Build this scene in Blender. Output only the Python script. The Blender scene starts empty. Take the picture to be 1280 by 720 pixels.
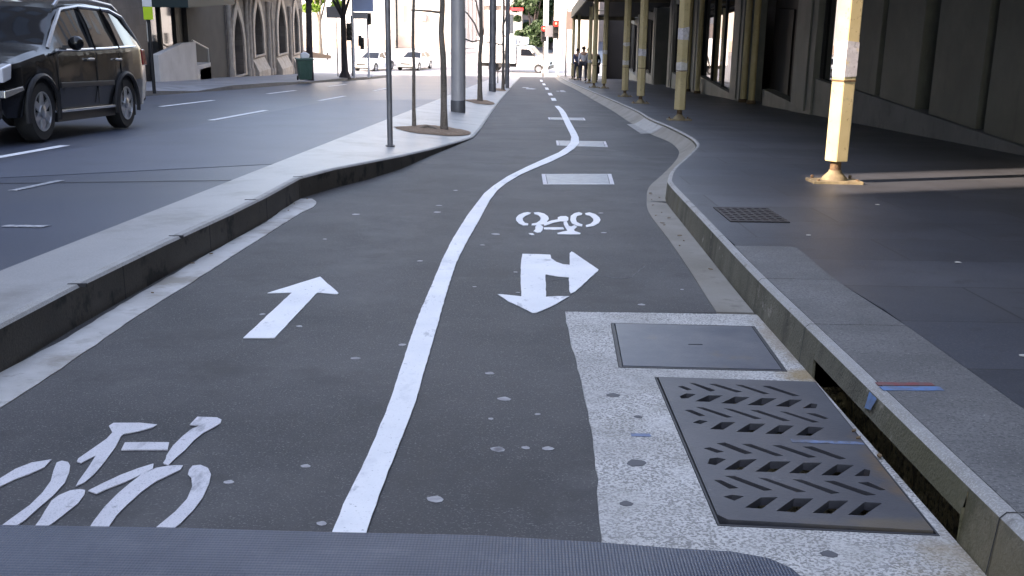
TRACE = {"line":[[-0.437,2.1942],[-0.4386,2.3127],[-0.4335,2.4885],[-0.4293,2.7885],[-0.4326,3.1127],[-0.4452,3.5123],[-0.46,4.0181],[-0.4661,4.3726],[-0.4686,4.9075],[-0.4749,5.5473],[-0.4706,6.202],[-0.4452,7.1807],[-0.414,7.8862],[-0.3855,8.4973],[-0.3312,9.0537],[-0.2304,9.8256],[-0.0645,10.7433],[0.1335,11.7462],[0.3066,12.5987],[0.4229,13.439],[0.4983,14.2441],[0.5442,15.2997],[0.5494,16.1455],[0.5484,18.1429],[0.5546,20.9898],[0.5543,23.6806],[0.5085,26.1763],[0.6109,26.2121],[0.6606,24.498],[0.6775,22.6328],[0.6617,19.6232],[0.657,17.5205],[0.6554,16.1692],[0.6449,15.1623],[0.6071,14.1276],[0.5121,13.2111],[0.3922,12.3977],[0.1964,11.384],[0.0141,10.5957],[-0.1172,9.9807],[-0.2297,9.2462],[-0.2867,8.722],[-0.3013,8.4467],[-0.3225,8.0942],[-0.3492,7.086],[-0.3801,6.1311],[-0.3934,5.4901],[-0.3868,4.8125],[-0.378,4.4004],[-0.3705,4.0497],[-0.361,3.5179],[-0.352,3.1332],[-0.3549,2.7927],[-0.3601,2.5347],[-0.3608,2.3167],[-0.3614,2.1979]],
"dashes_c":[[0.5871,32.103],[0.499,29.5721],[0.3915,59.7124],[0.485,48.7716]],
"bikeL_rear_left":[[-1.3259,2.4326],[-1.317,2.4989],[-1.2962,2.5436],[-1.2552,2.5675],[-1.2504,2.5148],[-1.2656,2.4678],[-1.2863,2.4347],[-1.3011,2.3823],[-1.3146,2.3051],[-1.3101,2.223],[-1.3259,2.183],[-1.3588,2.2206],[-1.3591,2.3242],[-1.3499,2.3911]],
"bikeL_rear_right":[[-1.2321,2.5471],[-1.2237,2.5602],[-1.2039,2.5524],[-1.1884,2.5306],[-1.1706,2.4824],[-1.1529,2.4128],[-1.1475,2.3351],[-1.1486,2.2614],[-1.1496,2.1917],[-1.1618,2.116],[-1.193,2.1145],[-1.1854,2.1977],[-1.1762,2.2755],[-1.1802,2.3498],[-1.1928,2.4222],[-1.2171,2.4921]],
"bikeL_pedal":[[-1.1187,2.3695],[-1.0995,2.376],[-1.0843,2.3713],[-1.074,2.3443],[-1.0683,2.2913],[-1.0738,2.2349],[-1.0792,2.1904],[-1.0844,2.1474],[-1.1078,2.137],[-1.1176,2.1982],[-1.1272,2.2422],[-1.1378,2.3036],[-1.1347,2.3358]],
"bikeL_saddle_tube":[[-1.2087,2.8366],[-1.2051,2.8646],[-1.1287,2.8691],[-1.0749,2.8567],[-1.0797,2.8334],[-1.1076,2.7971],[-1.1398,2.7745],[-1.1427,2.7554],[-1.1254,2.6716],[-1.1106,2.56],[-1.104,2.474],[-1.1049,2.4211],[-1.1169,2.3942],[-1.1248,2.4258],[-1.1369,2.5209],[-1.1515,2.603],[-1.1598,2.5765],[-1.1686,2.5467],[-1.1844,2.5586],[-1.1891,2.5788],[-1.1805,2.6508],[-1.1737,2.732],[-1.1784,2.7826]],
"bikeL_top_tube":[[-1.1119,2.7071],[-0.9907,2.7139],[-0.9763,2.6567],[-1.1019,2.6484]],
"bikeL_fork":[[-0.9811,2.9302],[-0.9224,2.9288],[-0.9024,2.9107],[-0.8975,2.8795],[-0.9064,2.8388],[-0.9232,2.7928],[-0.9294,2.7315],[-0.9298,2.6552],[-0.9343,2.5953],[-0.9384,2.5441],[-0.9558,2.5583],[-0.9578,2.5876],[-0.9665,2.6132],[-0.9719,2.687],[-0.9701,2.7652],[-0.9638,2.8249],[-0.9494,2.8532],[-0.9807,2.8622]],
"bikeL_down_tube":[[-0.9808,2.5544],[-0.9697,2.5176],[-0.9831,2.4804],[-1.0084,2.4262],[-1.0348,2.3794],[-1.0476,2.3511],[-1.0752,2.3684],[-1.0588,2.4178],[-1.0347,2.4717],[-1.0073,2.5217]],
"bikeL_front_left":[[-0.9003,2.5462],[-0.8963,2.5154],[-0.9113,2.4842],[-0.9311,2.436],[-0.9444,2.373],[-0.9493,2.2922],[-0.9513,2.231],[-0.9487,2.192],[-0.9432,2.1266],[-0.9823,2.1247],[-0.9908,2.1948],[-0.9976,2.2742],[-0.9984,2.3537],[-0.9931,2.4212],[-0.9831,2.4804],[-0.9618,2.5242],[-0.9307,2.542]],
"bikeL_front_right":[[-0.8734,2.5451],[-0.8542,2.5512],[-0.8295,2.5313],[-0.8079,2.4898],[-0.7951,2.4316],[-0.786,2.3429],[-0.7847,2.2696],[-0.79,2.1951],[-0.8059,2.1333],[-0.8452,2.1314],[-0.8343,2.1929],[-0.8229,2.2575],[-0.821,2.3304],[-0.8321,2.4068],[-0.8523,2.4636],[-0.8673,2.4866],[-0.8736,2.5166]],
"bikeR_a":[[-0.0047,7.4155],[-0.0124,7.3579],[-0.0432,7.2618],[-0.0601,7.1516],[-0.0589,7.0293],[-0.0429,6.9292],[-0.023,6.9047],[-0.025,6.8322],[-0.0542,6.8225],[-0.0848,6.908],[-0.1043,7.0415],[-0.1063,7.1643],[-0.0905,7.3117],[-0.0602,7.4092],[-0.0288,7.4511]],
"bikeR_b":[[0.0138,7.4368],[0.0457,7.4596],[0.0876,7.3882],[0.1123,7.261],[0.1158,7.1358],[0.0988,6.9783],[0.0682,6.8749],[0.0337,6.8385],[-0.0006,6.8348],[0.0017,6.9008],[0.0339,6.9443],[0.0569,7.0593],[0.0626,7.1831],[0.0451,7.3086],[0.0191,7.3615]],
"bikeR_c":[[0.0337,6.8385],[0.0583,6.8574],[0.0748,6.7783],[0.0714,6.6521],[0.0565,6.5441],[0.033,6.5327],[0.0119,6.5847],[0.0238,6.6626],[0.0248,6.7729]],
"bikeR_d":[[0.0758,6.9088],[0.1299,7.057],[0.1766,7.1179],[0.1786,7.2141],[0.2006,7.271],[0.2372,7.2824],[0.252,7.2223],[0.2481,7.0978],[0.2323,7.027],[0.1898,7.0291],[0.1382,6.9489],[0.0824,6.8112]],
"bikeR_e":[[0.0794,6.7469],[0.203,6.7664],[0.2079,6.682],[0.143,6.6597],[0.0811,6.6686]],
"bikeR_f":[[0.2143,7.0079],[0.2347,7.0204],[0.2436,6.8285],[0.2575,6.8042],[0.2791,6.8648],[0.2963,6.8019],[0.2727,6.6888],[0.2725,6.618],[0.3071,6.5402],[0.3005,6.4952],[0.2513,6.4843],[0.1631,6.4869],[0.1616,6.5252],[0.1983,6.589],[0.2276,6.6224],[0.2173,6.7615],[0.2111,6.8903]],
"bikeR_g":[[0.3556,7.4378],[0.3497,7.3617],[0.3159,7.3023],[0.3006,7.174],[0.2997,7.0173],[0.3166,6.9416],[0.3348,6.9037],[0.3287,6.8215],[0.2978,6.8408],[0.2672,6.9462],[0.2604,7.1166],[0.2715,7.2973],[0.2998,7.4314],[0.334,7.4929]],
"bikeR_h":[[0.3769,7.4403],[0.4085,7.4899],[0.4467,7.4103],[0.466,7.2463],[0.4673,7.1395],[0.4478,6.9826],[0.4056,6.8459],[0.3541,6.792],[0.3555,6.8731],[0.391,6.9429],[0.4149,7.0642],[0.419,7.1872],[0.4048,7.3124],[0.3786,7.365]],
"bikeR_i":[[-0.0174,6.5067],[0.0097,6.4947],[0.019,6.4429],[0.0005,6.4352],[-0.0135,6.4629]],
"arrowL":[[-1.0313,5.0387],[-0.8735,4.6715],[-0.8769,4.6504],[-0.9722,4.6819],[-0.972,3.8585],[-1.0902,3.8501],[-1.0867,4.6673],[-1.1938,4.6481]],
"arrowR":[[-0.0476,5.7678],[0.0383,5.7665],[0.1058,5.7572],[0.1096,5.6441],[0.1336,5.5429],[0.1692,5.4744],[0.2047,5.4635],[0.2158,5.8084],[0.2273,5.8671],[0.2399,5.8266],[0.3477,5.3464],[0.3408,5.2976],[0.2071,4.7908],[0.1863,4.752],[0.1818,4.7998],[0.1889,5.1297],[0.1357,5.1453],[0.0964,5.1774],[0.0741,5.2011],[0.071,4.668],[0.1167,4.6864],[0.1783,4.6914],[0.0952,4.4819],[0.0252,4.3533],[0.0082,4.352],[-0.0399,4.4559],[-0.099,4.5658],[-0.1483,4.7077],[-0.1253,4.7052],[-0.0402,4.6696],[-0.0494,5.0354],[-0.0535,5.5696]],
"gutterL":[[-1.774,3.3414],[-1.7464,3.7977],[-1.7592,4.3644],[-1.753,5.4662],[-1.7268,6.7944],[-1.7706,7.6641],[-1.7644,7.99],[-1.6751,8.0012],[-1.6024,7.8209],[-1.5727,7.556],[-1.599,7.2212],[-1.6049,5.9087],[-1.6052,4.9856],[-1.6121,4.0465],[-1.5901,3.2348],[-1.5996,2.9878]],
"kerbL":[[-1.7725,3.3776],[-1.7883,3.9989],[-1.7819,5.0132],[-1.7517,6.143],[-1.7466,6.9083],[-1.7695,8.0452],[-1.6424,8.7484],[-1.4719,9.4034],[-1.2943,10.3787],[-1.138,12.0381],[-0.9049,14.0277],[-0.8219,14.8006],[-0.8122,16.8872],[-0.8516,21.3036],[-0.8907,27.9209],[-0.9236,45.6561]],
"kerbR":[[0.9697,1.8951],[0.9929,2.2944],[0.9874,2.8678],[0.951,3.1459],[1.0003,3.6208],[0.9945,4.4424],[0.9965,5.4448],[1.0194,6.8359],[1.0447,8.087],[1.0893,8.5526],[1.2307,9.3674],[1.5052,10.5439],[1.8107,11.9232],[1.9117,12.6723],[1.9646,13.6539],[1.9739,15.7113],[1.9293,17.9424],[1.9857,22.0317],[1.851,33.6739],[1.6204,53.2638]],
"gutterR":[[0.8069,4.426],[0.8118,4.7637],[0.8264,5.4715],[0.8369,6.3792],[0.8426,7.5425],[0.9058,8.3235],[1.0126,9.1597],[1.2269,10.1149],[1.4806,11.283],[1.6716,12.2866],[1.8099,13.3392],[1.8588,14.7092],[1.7692,16.3527],[1.7372,19.1497],[1.7582,24.2484],[1.704,30.8651],[1.6247,43.6386]],
"apron":[[0.1516,4.3759],[0.8097,4.3817],[0.1516,4.3759],[0.1504,4.1096],[0.1581,3.8607],[0.1688,3.5163],[0.1788,3.1344],[0.1817,2.8087],[0.1804,2.5123],[0.1657,2.1641]],
"coverbig":[[0.3353,4.1767],[0.9092,4.165],[0.8921,3.5242],[0.3178,3.536]],
"gratebig":[[0.4321,3.4088],[0.9606,3.3604],[0.9343,2.2308],[0.4482,2.2677]],
"cov1":[[0.0868,10.093],[0.7541,10.1921],[0.7197,9.3033],[0.0949,9.2174]],
"cov2":[[0.3114,14.5448],[0.9828,14.5322],[0.9497,13.5571],[0.3049,13.6959]],
"cov3":[[0.2792,20.6811],[0.9712,20.7256],[0.9617,19.8658],[0.2851,19.9595]],
"cov4":[[1.6575,18.8805],[1.9754,18.575],[1.9712,16.2146],[1.6024,16.1333]],
"fpdrain":[[1.1567,6.6984],[1.528,6.7802],[1.4877,6.1803],[1.152,6.0803]],
"coping":[[1.024,5.2994],[1.3501,5.3313],[1.2852,4.7414],[1.3246,3.9898],[1.3388,3.554],[1.3338,2.9594],[1.3318,2.7101]],
"copj":[[1.024,5.2994],[0.9945,4.4424],[1.2944,4.468],[1.0003,3.6208],[1.2463,3.6625],[0.9929,2.2944],[0.9761,2.0201]],
"mat":[[-0.4021,0.73],[-0.2737,0.732],[-0.1446,0.7298],[-0.0351,0.7295],[0.0552,0.7214],[0.1139,0.7134],[0.1546,0.71],[0.179,0.7007],[0.1912,0.6861],[0.1962,0.6693]],
"paint":[[0.9902,2.9062],[1.1725,2.9492],[0.9733,2.8369],[1.1554,2.8707]],
"paintg":[[0.7643,2.7897],[0.9384,2.7741],[0.3202,2.8364]],
"bed":[[-1.9302,15.2609],[-1.3232,16.6653],[-0.8843,15.9173],[-0.8334,14.6111],[-1.2703,14.011],[-1.7362,14.4015]],
"bed2":[[-1.6193,26.6412],[-1.388,27.937],[-0.821,26.9686],[-0.9747,25.2746]],
"gum":[[-0.6226,3.6043],[-0.4772,3.8034],[-0.1323,3.4564],[-0.0813,3.1689],[-0.112,2.974],[-0.082,2.7185],[-0.2236,2.3665],[-0.4716,2.2143],[-0.6656,7.3981],[-0.2218,6.4621],[-0.2836,6.0549],[-0.5908,5.5172],[-0.2655,4.8781],[-0.0773,5.2551],[-0.0586,4.7655],[-0.6857,7.7525],[-0.6314,8.7048],[0.454,6.589],[0.7177,4.8971],[0.4925,4.5577],[0.4905,7.4841],[-0.5822,2.5652],[-1.1171,4.25],[-0.9213,4.0575],[-1.2122,7.2259],[-0.6172,3.6071],[-0.0779,3.1674],[-0.1351,3.4478],[-1.2254,6.1715],[-0.7516,2.4472],[0.0281,3.0245],[0.056,2.7312],[-0.006,2.734],[-0.0831,2.7173]],
"slot00":[[0.4917,3.3],[0.5046,3.3061],[0.5271,3.273],[0.5148,3.2644]],
"slot01":[[0.4834,3.1958],[0.5069,3.2251],[0.5311,3.219],[0.5029,3.1794],[0.4846,3.1758]],
"slot02":[[0.5338,3.3431],[0.5494,3.3386],[0.6023,3.2672],[0.5878,3.2559]],
"slot03":[[0.6003,3.3337],[0.6174,3.3348],[0.6866,3.2568],[0.6705,3.2506]],
"slot04":[[0.6852,3.3309],[0.7027,3.3293],[0.7708,3.2414],[0.756,3.2379]],
"slot05":[[0.7721,3.3229],[0.7916,3.3241],[0.8639,3.2241],[0.8465,3.2231]],
"slot06":[[0.527,3.1488],[0.5748,3.2089],[0.6165,3.2115],[0.5648,3.1462]],
"slot07":[[0.6048,3.134],[0.6591,3.2015],[0.6998,3.199],[0.644,3.1315]],
"slot08":[[0.6847,3.122],[0.7424,3.1915],[0.7834,3.1916],[0.7252,3.1196]],
"slot09":[[0.7697,3.1151],[0.8276,3.1818],[0.8614,3.1814],[0.8048,3.1101]],
"slot10":[[0.8501,3.1009],[0.8856,3.1461],[0.8992,3.1397],[0.886,3.1031]],
"slot11":[[0.4811,3.0555],[0.4965,3.0588],[0.5286,3.0103],[0.5153,3.005]],
"slot12":[[0.518,3.0881],[0.5378,3.0846],[0.6093,3.0016],[0.5944,2.9963]],
"slot13":[[0.6018,3.0814],[0.621,3.0755],[0.6939,2.9932],[0.6782,2.9878]],
"slot14":[[0.682,3.0698],[0.702,3.0687],[0.7758,2.9781],[0.7591,2.9749]],
"slot15":[[0.7697,3.0611],[0.7852,3.0574],[0.8592,2.9698],[0.844,2.9667]],
"slot16":[[0.8464,3.0495],[0.8716,3.0465],[0.8982,3.0074],[0.8875,3.0001]],
"slot17":[[0.4895,2.944],[0.5092,2.9647],[0.5276,2.9571],[0.506,2.9341]],
"slot18":[[0.5311,2.8889],[0.5735,2.951],[0.61,2.9531],[0.5643,2.8887]],
"slot19":[[0.6033,2.8702],[0.6548,2.9428],[0.6958,2.943],[0.6455,2.8706]],
"slot20":[[0.6837,2.8584],[0.7388,2.9326],[0.7762,2.9305],[0.7243,2.8587]],
"slot21":[[0.7694,2.851],[0.8226,2.9247],[0.8602,2.9183],[0.8058,2.849]],
"slot22":[[0.4883,2.7277],[0.5028,2.7342],[0.5316,2.7058],[0.5155,2.6975]],
"slot23":[[0.5307,2.7682],[0.5503,2.7752],[0.6089,2.6989],[0.5903,2.6924]],
"slot24":[[0.5997,2.7663],[0.6203,2.7675],[0.6881,2.6849],[0.6716,2.6822]],
"slot25":[[0.6836,2.7614],[0.7028,2.7624],[0.7764,2.6788],[0.7581,2.6742]],
"slot26":[[0.7666,2.7545],[0.7877,2.7576],[0.8549,2.6723],[0.84,2.6661]],
"slot27":[[0.4801,2.613],[0.4904,2.6489],[0.5101,2.6571],[0.5281,2.6473],[0.4953,2.6068]],
"slot28":[[0.5172,2.5737],[0.57,2.6443],[0.6127,2.6519],[0.5572,2.5758]],
"slot29":[[0.5963,2.5644],[0.6498,2.6362],[0.6992,2.6389],[0.6408,2.5651]],
"slot30":[[0.6825,2.5589],[0.7366,2.6321],[0.7806,2.6345],[0.7231,2.5594]],
"slot31":[[0.7637,2.5499],[0.8233,2.6245],[0.8611,2.6213],[0.7998,2.5485]],
"slot32":[[0.848,2.5477],[0.885,2.5933],[0.8946,2.587],[0.88,2.5494]],
"slot33":[[0.4791,2.4973],[0.491,2.4979],[0.5245,2.4507],[0.5055,2.4466]],
"slot34":[[0.5122,2.5267],[0.5312,2.5277],[0.6069,2.4426],[0.589,2.4386]],
"slot35":[[0.5934,2.5195],[0.6114,2.5156],[0.6884,2.436],[0.6697,2.4336]],
"slot36":[[0.6796,2.5143],[0.699,2.5121],[0.7704,2.4326],[0.7526,2.4272]],
"slot37":[[0.7599,2.5072],[0.7807,2.5083],[0.8585,2.425],[0.8368,2.4209]],
"slot38":[[0.8447,2.5005],[0.8665,2.5048],[0.8921,2.4589],[0.8824,2.4568]],
"slot39":[[0.4851,2.3924],[0.5039,2.4038],[0.5279,2.3976],[0.5033,2.3741]],
"slot40":[[0.5259,2.3319],[0.5731,2.3909],[0.6112,2.3959],[0.5589,2.3279]],
"slot41":[[0.597,2.3157],[0.6531,2.3891],[0.6959,2.3913],[0.6345,2.3106]],
"slot42":[[0.6803,2.3087],[0.7369,2.3801],[0.779,2.3823],[0.7183,2.3065]],
"slot43":[[0.7618,2.3017],[0.8214,2.3756],[0.8556,2.3715],[0.7931,2.3005]]}
import bpy, bmesh, math, random
from mathutils import Vector, Matrix
from mathutils.geometry import tessellate_polygon
random.seed(4)
SC = bpy.context.scene
COL = SC.collection
SLOPE = -0.07
SUNE = math.radians(29)
PI = math.pi

# ------------------------------------------------------------------ ground level
def G(y):
    """street falls away from the viewer, then levels out at the crossing"""
    if y <= 76: return SLOPE*y
    if y >= 92: return SLOPE*76 + SLOPE*8
    t = y-76
    return SLOPE*76 + SLOPE*(t - t*t/32)
TILT = math.atan(SLOPE)

# ------------------------------------------------------------------ materials
def nt(name):
    m = bpy.data.materials.new(name); m.use_nodes = True
    n = m.node_tree.nodes; l = m.node_tree.links
    return m, n, l, n['Principled BSDF']
def pos_node(n, l, scale=(1,1,1)):
    g = n.new('ShaderNodeNewGeometry'); mp = n.new('ShaderNodeMapping')
    mp.inputs['Scale'].default_value = scale
    l.new(g.outputs['Position'], mp.inputs['Vector']); return mp.outputs['Vector']
def mixc(n, l, fac, a, b, mode='MIX'):
    x = n.new('ShaderNodeMix'); x.data_type = 'RGBA'; x.blend_type = mode
    for s, v in ((0, fac),(6, a),(7, b)):
        if isinstance(v,(int, float)): x.inputs[s].default_value = v
        elif isinstance(v, tuple): x.inputs[s].default_value = (*v,1) if len(v) == 3 else v
        else: l.new(v, x.inputs[s])
    return x.outputs[2]
def noise(n, l, vec, scale, detail=4, rough=.6):
    t = n.new('ShaderNodeTexNoise'); t.inputs['Scale'].default_value = scale
    t.inputs['Detail'].default_value = detail; t.inputs['Roughness'].default_value = rough
    l.new(vec, t.inputs['Vector']); return t.outputs['Fac']
def ramp(n, l, fac, lo, hi, a=(0,0,0), b=(1,1,1)):
    r = n.new('ShaderNodeValToRGB'); r.color_ramp.elements[0].position = lo; r.color_ramp.elements[1].position = hi
    r.color_ramp.elements[0].color = (*a,1); r.color_ramp.elements[1].color = (*b,1)
    l.new(fac, r.inputs['Fac']); return r.outputs['Color']
def mat(name, c, rough=.8, c2=None, vs=1.5, vlo=.35, vhi=.65, speck=None, bump=None, metal=0, coat=0, spec=.5, stretch=(1,1,1), stains=None, joints=None, emit=0, streak=None):
    m, n, l, b = nt(name)
    v = pos_node(n, l, stretch)
    col = None
    if c2: col = mixc(n, l, ramp(n, l, noise(n, l, v, vs), vlo, vhi), c, c2)
    if speck:     # (scale, lo, hi, colour, strength)
        vv = pos_node(n, l)
        f = ramp(n, l, noise(n, l, vv, speck[0],2,.5), speck[1], speck[2])
        f2 = n.new('ShaderNodeMath'); f2.operation = 'MULTIPLY'; l.new(f, f2.inputs[0]); f2.inputs[1].default_value = speck[4]
        col = mixc(n, l, f2.outputs[0], col if col is not None else c, speck[3])
    if stains:    # list of (scale, lo, hi, colour, strength)
        for k, st in enumerate(stains):
            vv = pos_node(n, l, st[5] if len(st) > 5 else (1,1,1))
            vv2 = n.new('ShaderNodeVectorMath'); vv2.operation = 'ADD'; l.new(vv, vv2.inputs[0]); vv2.inputs[1].default_value = (13.7*k+3,5.1*k,2.2)
            f = ramp(n, l, noise(n, l, vv2.outputs[0], st[0],5,.65), st[1], st[2])
            f2 = n.new('ShaderNodeMath'); f2.operation = 'MULTIPLY'; l.new(f, f2.inputs[0]); f2.inputs[1].default_value = st[4]
            col = mixc(n, l, f2.outputs[0], col if col is not None else c, st[3])
    if joints:    # (width, height, mortar, colour, plane) brick pattern laid on the real surface in metres
        g = n.new('ShaderNodeNewGeometry'); sp = n.new('ShaderNodeSeparateXYZ'); cb = n.new('ShaderNodeCombineXYZ')
        l.new(g.outputs['Position'], sp.inputs[0])
        a_, b_ = {'XY': (0,1), 'YZ': (1,2), 'XZ': (0,2), 'YX': (1,0)}[joints[4]]
        l.new(sp.outputs[a_], cb.inputs[0]); l.new(sp.outputs[b_], cb.inputs[1])
        br = n.new('ShaderNodeTexBrick'); br.inputs['Scale'].default_value = 1
        br.inputs['Brick Width'].default_value = joints[0]; br.inputs['Row Height'].default_value = joints[1]
        br.inputs['Mortar Size'].default_value = joints[2]; br.inputs['Mortar Smooth'].default_value = .2
        br.inputs['Color1'].default_value = (.70,.70,.70,1); br.inputs['Color2'].default_value = (1,1,1,1)
        l.new(cb.outputs[0], br.inputs['Vector'])
        col = mixc(n, l,1.0, col if col is not None else c, br.outputs['Color'], 'MULTIPLY') if False else mixc(n, l,1.0,(1,1,1), col if col is not None else c, 'MIX')
        tint = mixc(n, l,1.0, col, br.outputs['Color'], 'MULTIPLY')
        br.inputs['Mortar'].default_value = (1,1,1,1)
        col = mixc(n, l, br.outputs['Fac'], tint, joints[3])
    if col is not None: l.new(col, b.inputs['Base Color'])
    else: b.inputs['Base Color'].default_value = (*c,1)
    b.inputs['Roughness'].default_value = rough; b.inputs['Metallic'].default_value = metal
    b.inputs['Coat Weight'].default_value = coat; b.inputs['Coat Roughness'].default_value = .05
    b.inputs['Specular IOR Level'].default_value = spec
    if bump:
        bp = n.new('ShaderNodeBump'); bp.inputs['Strength'].default_value = bump[1]; bp.inputs['Distance'].default_value = bump[2] if len(bump) > 2 else .005
        l.new(noise(n, l, pos_node(n, l), bump[0],3,.6), bp.inputs['Height']); l.new(bp.outputs['Normal'], b.inputs['Normal'])
    if emit:
        b.inputs['Emission Color'].default_value = (*c,1); b.inputs['Emission Strength'].default_value = emit
    return m

M = {}
M['lane'] = mat('lane_asphalt',(.028,.028,.031),.68,(.062,.060,.063),1.1,.36,.66,(170,.58,.70,(.17,.165,.165),.8),(260,.45,.004),
                stains=[(1.6,.56,.70,(.10,.098,.10),.45,(1,.6,1)),(2.2,.54,.66,(.030,.028,.029),.75),(5,.60,.75,(.11,.105,.105),.35),(1.1,.56,.75,(.036,.032,.032),.5,(1,.25,1)),(9,.58,.72,(.040,.038,.040),.45),(34,.69,.75,(.15,.145,.145),.55)], spec=.45)
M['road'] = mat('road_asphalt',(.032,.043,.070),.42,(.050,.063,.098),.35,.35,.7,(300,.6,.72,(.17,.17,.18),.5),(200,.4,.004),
                stains=[(.8,.55,.7,(.030,.032,.040),.5,(1,.12,1)),(.5,.5,.62,(.085,.088,.10),.35,(.6,1,1)),(9,.66,.72,(.15,.15,.155),.3)])
M['road_patch'] = mat('road_patch',(.066,.080,.118),.48,(.050,.061,.090),.8,.4,.7,(300,.6,.72,(.18,.18,.19),.5),(200,.4,.004))
M['gutter'] = mat('gutter_concrete',(.48,.475,.465),.75,(.34,.33,.315),2.6,.4,.7,(260,.55,.7,(.52,.50,.47),.5),(180,.5,.004),
                stains=[(3,.5,.66,(.17,.14,.10),.7),(12,.6,.7,(.15,.135,.11),.5),(1.3,.5,.7,(.46,.44,.41),.5)])
M['gutter_far'] = mat('gutter_brown_concrete',(.245,.225,.195),.75,(.17,.15,.12),2,.4,.7,(200,.55,.7,(.30,.28,.25),.4),(180,.4,.004), stains=[(6,.6,.7,(.10,.085,.065),.5)])
M['apron'] = mat('exposed_aggregate',(.50,.485,.46),.8,(.64,.625,.60),3.5,.35,.65,(135,.47,.56,(.17,.165,.155),.8),(120,.7,.006),
                stains=[(1.7,.45,.62,(.36,.35,.335),.6),(7,.52,.66,(.62,.61,.59),.5),(150,.58,.66,(.74,.73,.71),.5),(2.4,.56,.7,(.24,.225,.19),.45),(60,.56,.62,(.26,.25,.24),.45)])
M['apron_rust'] = mat('rust_stained_concrete',(.22,.155,.065),.8,(.30,.25,.16),7,.35,.65,(200,.5,.6,(.12,.09,.05),.5),(200,.5,.004), stains=[(5,.5,.62,(.35,.32,.27),.7)])
M['kerb_face'] = mat('dirty_kerb_face',(.11,.105,.075),.85,(.19,.18,.135),3,.35,.7,(150,.5,.7,(.05,.045,.035),.6),(90,.6,.006),
                stains=[(4,.5,.65,(.045,.042,.030),.7,(1,1,.3)),(14,.62,.68,(.33,.30,.25),.7),(2,.55,.7,(.10,.10,.045),.5)])
M['kerb_dark'] = mat('dark_kerb_face',(.060,.055,.048),.8,(.095,.087,.075),2,.35,.7,(160,.5,.7,(.03,.027,.025),.5),(90,.5,.005), stains=[(3,.55,.62,(.012,.012,.012),.9),(9,.62,.7,(.10,.095,.09),.4)])  # darker colour for the island's kerb face
M['kerb_edge'] = mat('worn_kerb_edge',(.33,.325,.315),.7,(.26,.25,.235),6,.35,.65,(200,.5,.65,(.55,.54,.52),.5),(160,.4,.003), stains=[(8,.6,.66,(.12,.11,.10),.6)])
M['coping'] = mat('granite_coping',(.115,.114,.112),.7,(.17,.168,.165),3.6,.35,.65,(110,.5,.60,(.075,.075,.078),.75),(120,.6,.004), stains=[(150,.60,.66,(.40,.39,.38),.6),(3,.55,.7,(.12,.118,.12),.4)])
M['foot'] = mat('dark_granite_footpath',(.046,.052,.066),.52,(.072,.080,.098),.8,.35,.66,(130,.55,.68,(.15,.15,.155),.55),(160,.35,.003),
                stains=[(1.2,.52,.68,(.040,.042,.050),.7),(26,.67,.71,(.20,.20,.20),.6),(.5,.48,.62,(.115,.118,.128),.5),(7,.58,.68,(.045,.043,.045),.5)], joints=(1.2,.62,.006,(.034,.034,.038),'XY'))
M['joint'] = mat('joint_sand',(.03,.03,.032),.9)
M['island'] = mat('pale_granite_paving',(.36,.355,.35),.42,(.29,.285,.285),1.2,.35,.65,(130,.5,.62,(.40,.40,.40),.6),(120,.4,.003),
                stains=[(2.2,.52,.68,(.18,.165,.15),.6),(140,.60,.66,(.17,.16,.15),.6),(18,.68,.72,(.2,.19,.18),.6)])
M['far_foot'] = mat('far_footpath_paving',(.20,.20,.22),.6,(.26,.26,.28),.8,.35,.65, stains=[(3,.55,.7,(.15,.15,.165),.5)], joints=(1.2,.6,.01,(.12,.12,.13),'XY'))
M['paint'] = mat('white_road_paint',(.84,.84,.85),.6,(.74,.75,.77),3,.35,.66,(130,.64,.72,(.40,.40,.42),.4),(120,.5,.004),
                stains=[(3,.58,.68,(.48,.50,.54),.55,(1,.5,1)),(14,.62,.68,(.34,.35,.38),.6,(1,.4,1)),(60,.65,.69,(.12,.12,.13),.8)])
M['paint_worn'] = mat('worn_white_road_paint',(.62,.61,.64),.6,(.56,.55,.58),7,.35,.7,(240,.56,.66,(.30,.30,.33),.6),(200,.35,.003),
                stains=[(9,.58,.66,(.22,.22,.24),.75,(1,.3,1)),(50,.62,.68,(.2,.2,.22),.6)])
M['paint_faded'] = mat('faded_white_road_paint',(.42,.43,.46),.6,(.22,.23,.25),30,.4,.6)
M['steel'] = mat('grey_cast_steel',(.080,.092,.120),.48,(.14,.145,.16),4,.35,.65,(180,.55,.7,(.07,.07,.08),.5),(90,.3,.003), metal=.35, stains=[(5,.6,.72,(.18,.13,.075),.35),(20,.66,.72,(.22,.22,.23),.4)])
M['steel_rim'] = mat('steel_frame_rim',(.05,.05,.055),.6, metal=.3)
M['cov_pale'] = mat('pale_steel_cover',(.20,.22,.25),.5,(.27,.29,.32),14,.4,.6,(120,.5,.62,(.13,.14,.16),.6), metal=.2)
M['iron_brown'] = mat('brown_iron_grid',(.065,.052,.052),.6,(.045,.04,.042),12,.4,.6, metal=.2)
M['tar'] = mat('tar_joint',(.040,.045,.058),.5)
M['bluefaint'] = mat('faded_blue_survey_paint',(.13,.19,.32),.6,(.11,.12,.15),40,.4,.6)
M['pit'] = mat('pit_dirt',(.13,.10,.055),.95,(.27,.22,.12),9,.4,.62,(50,.5,.6,(.03,.022,.012),.8),(40,1,.03))
M['bluepaint'] = mat('blue_survey_paint',(.09,.22,.45),.7,(.12,.16,.24),30,.35,.65)
M['redpaint'] = mat('red_survey_paint',(.24,.05,.055),.7,(.15,.09,.09),30,.35,.65)
M['gum'] = mat('flattened_gum',(.42,.41,.42),.7,(.30,.29,.30),40,.4,.6)
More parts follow.
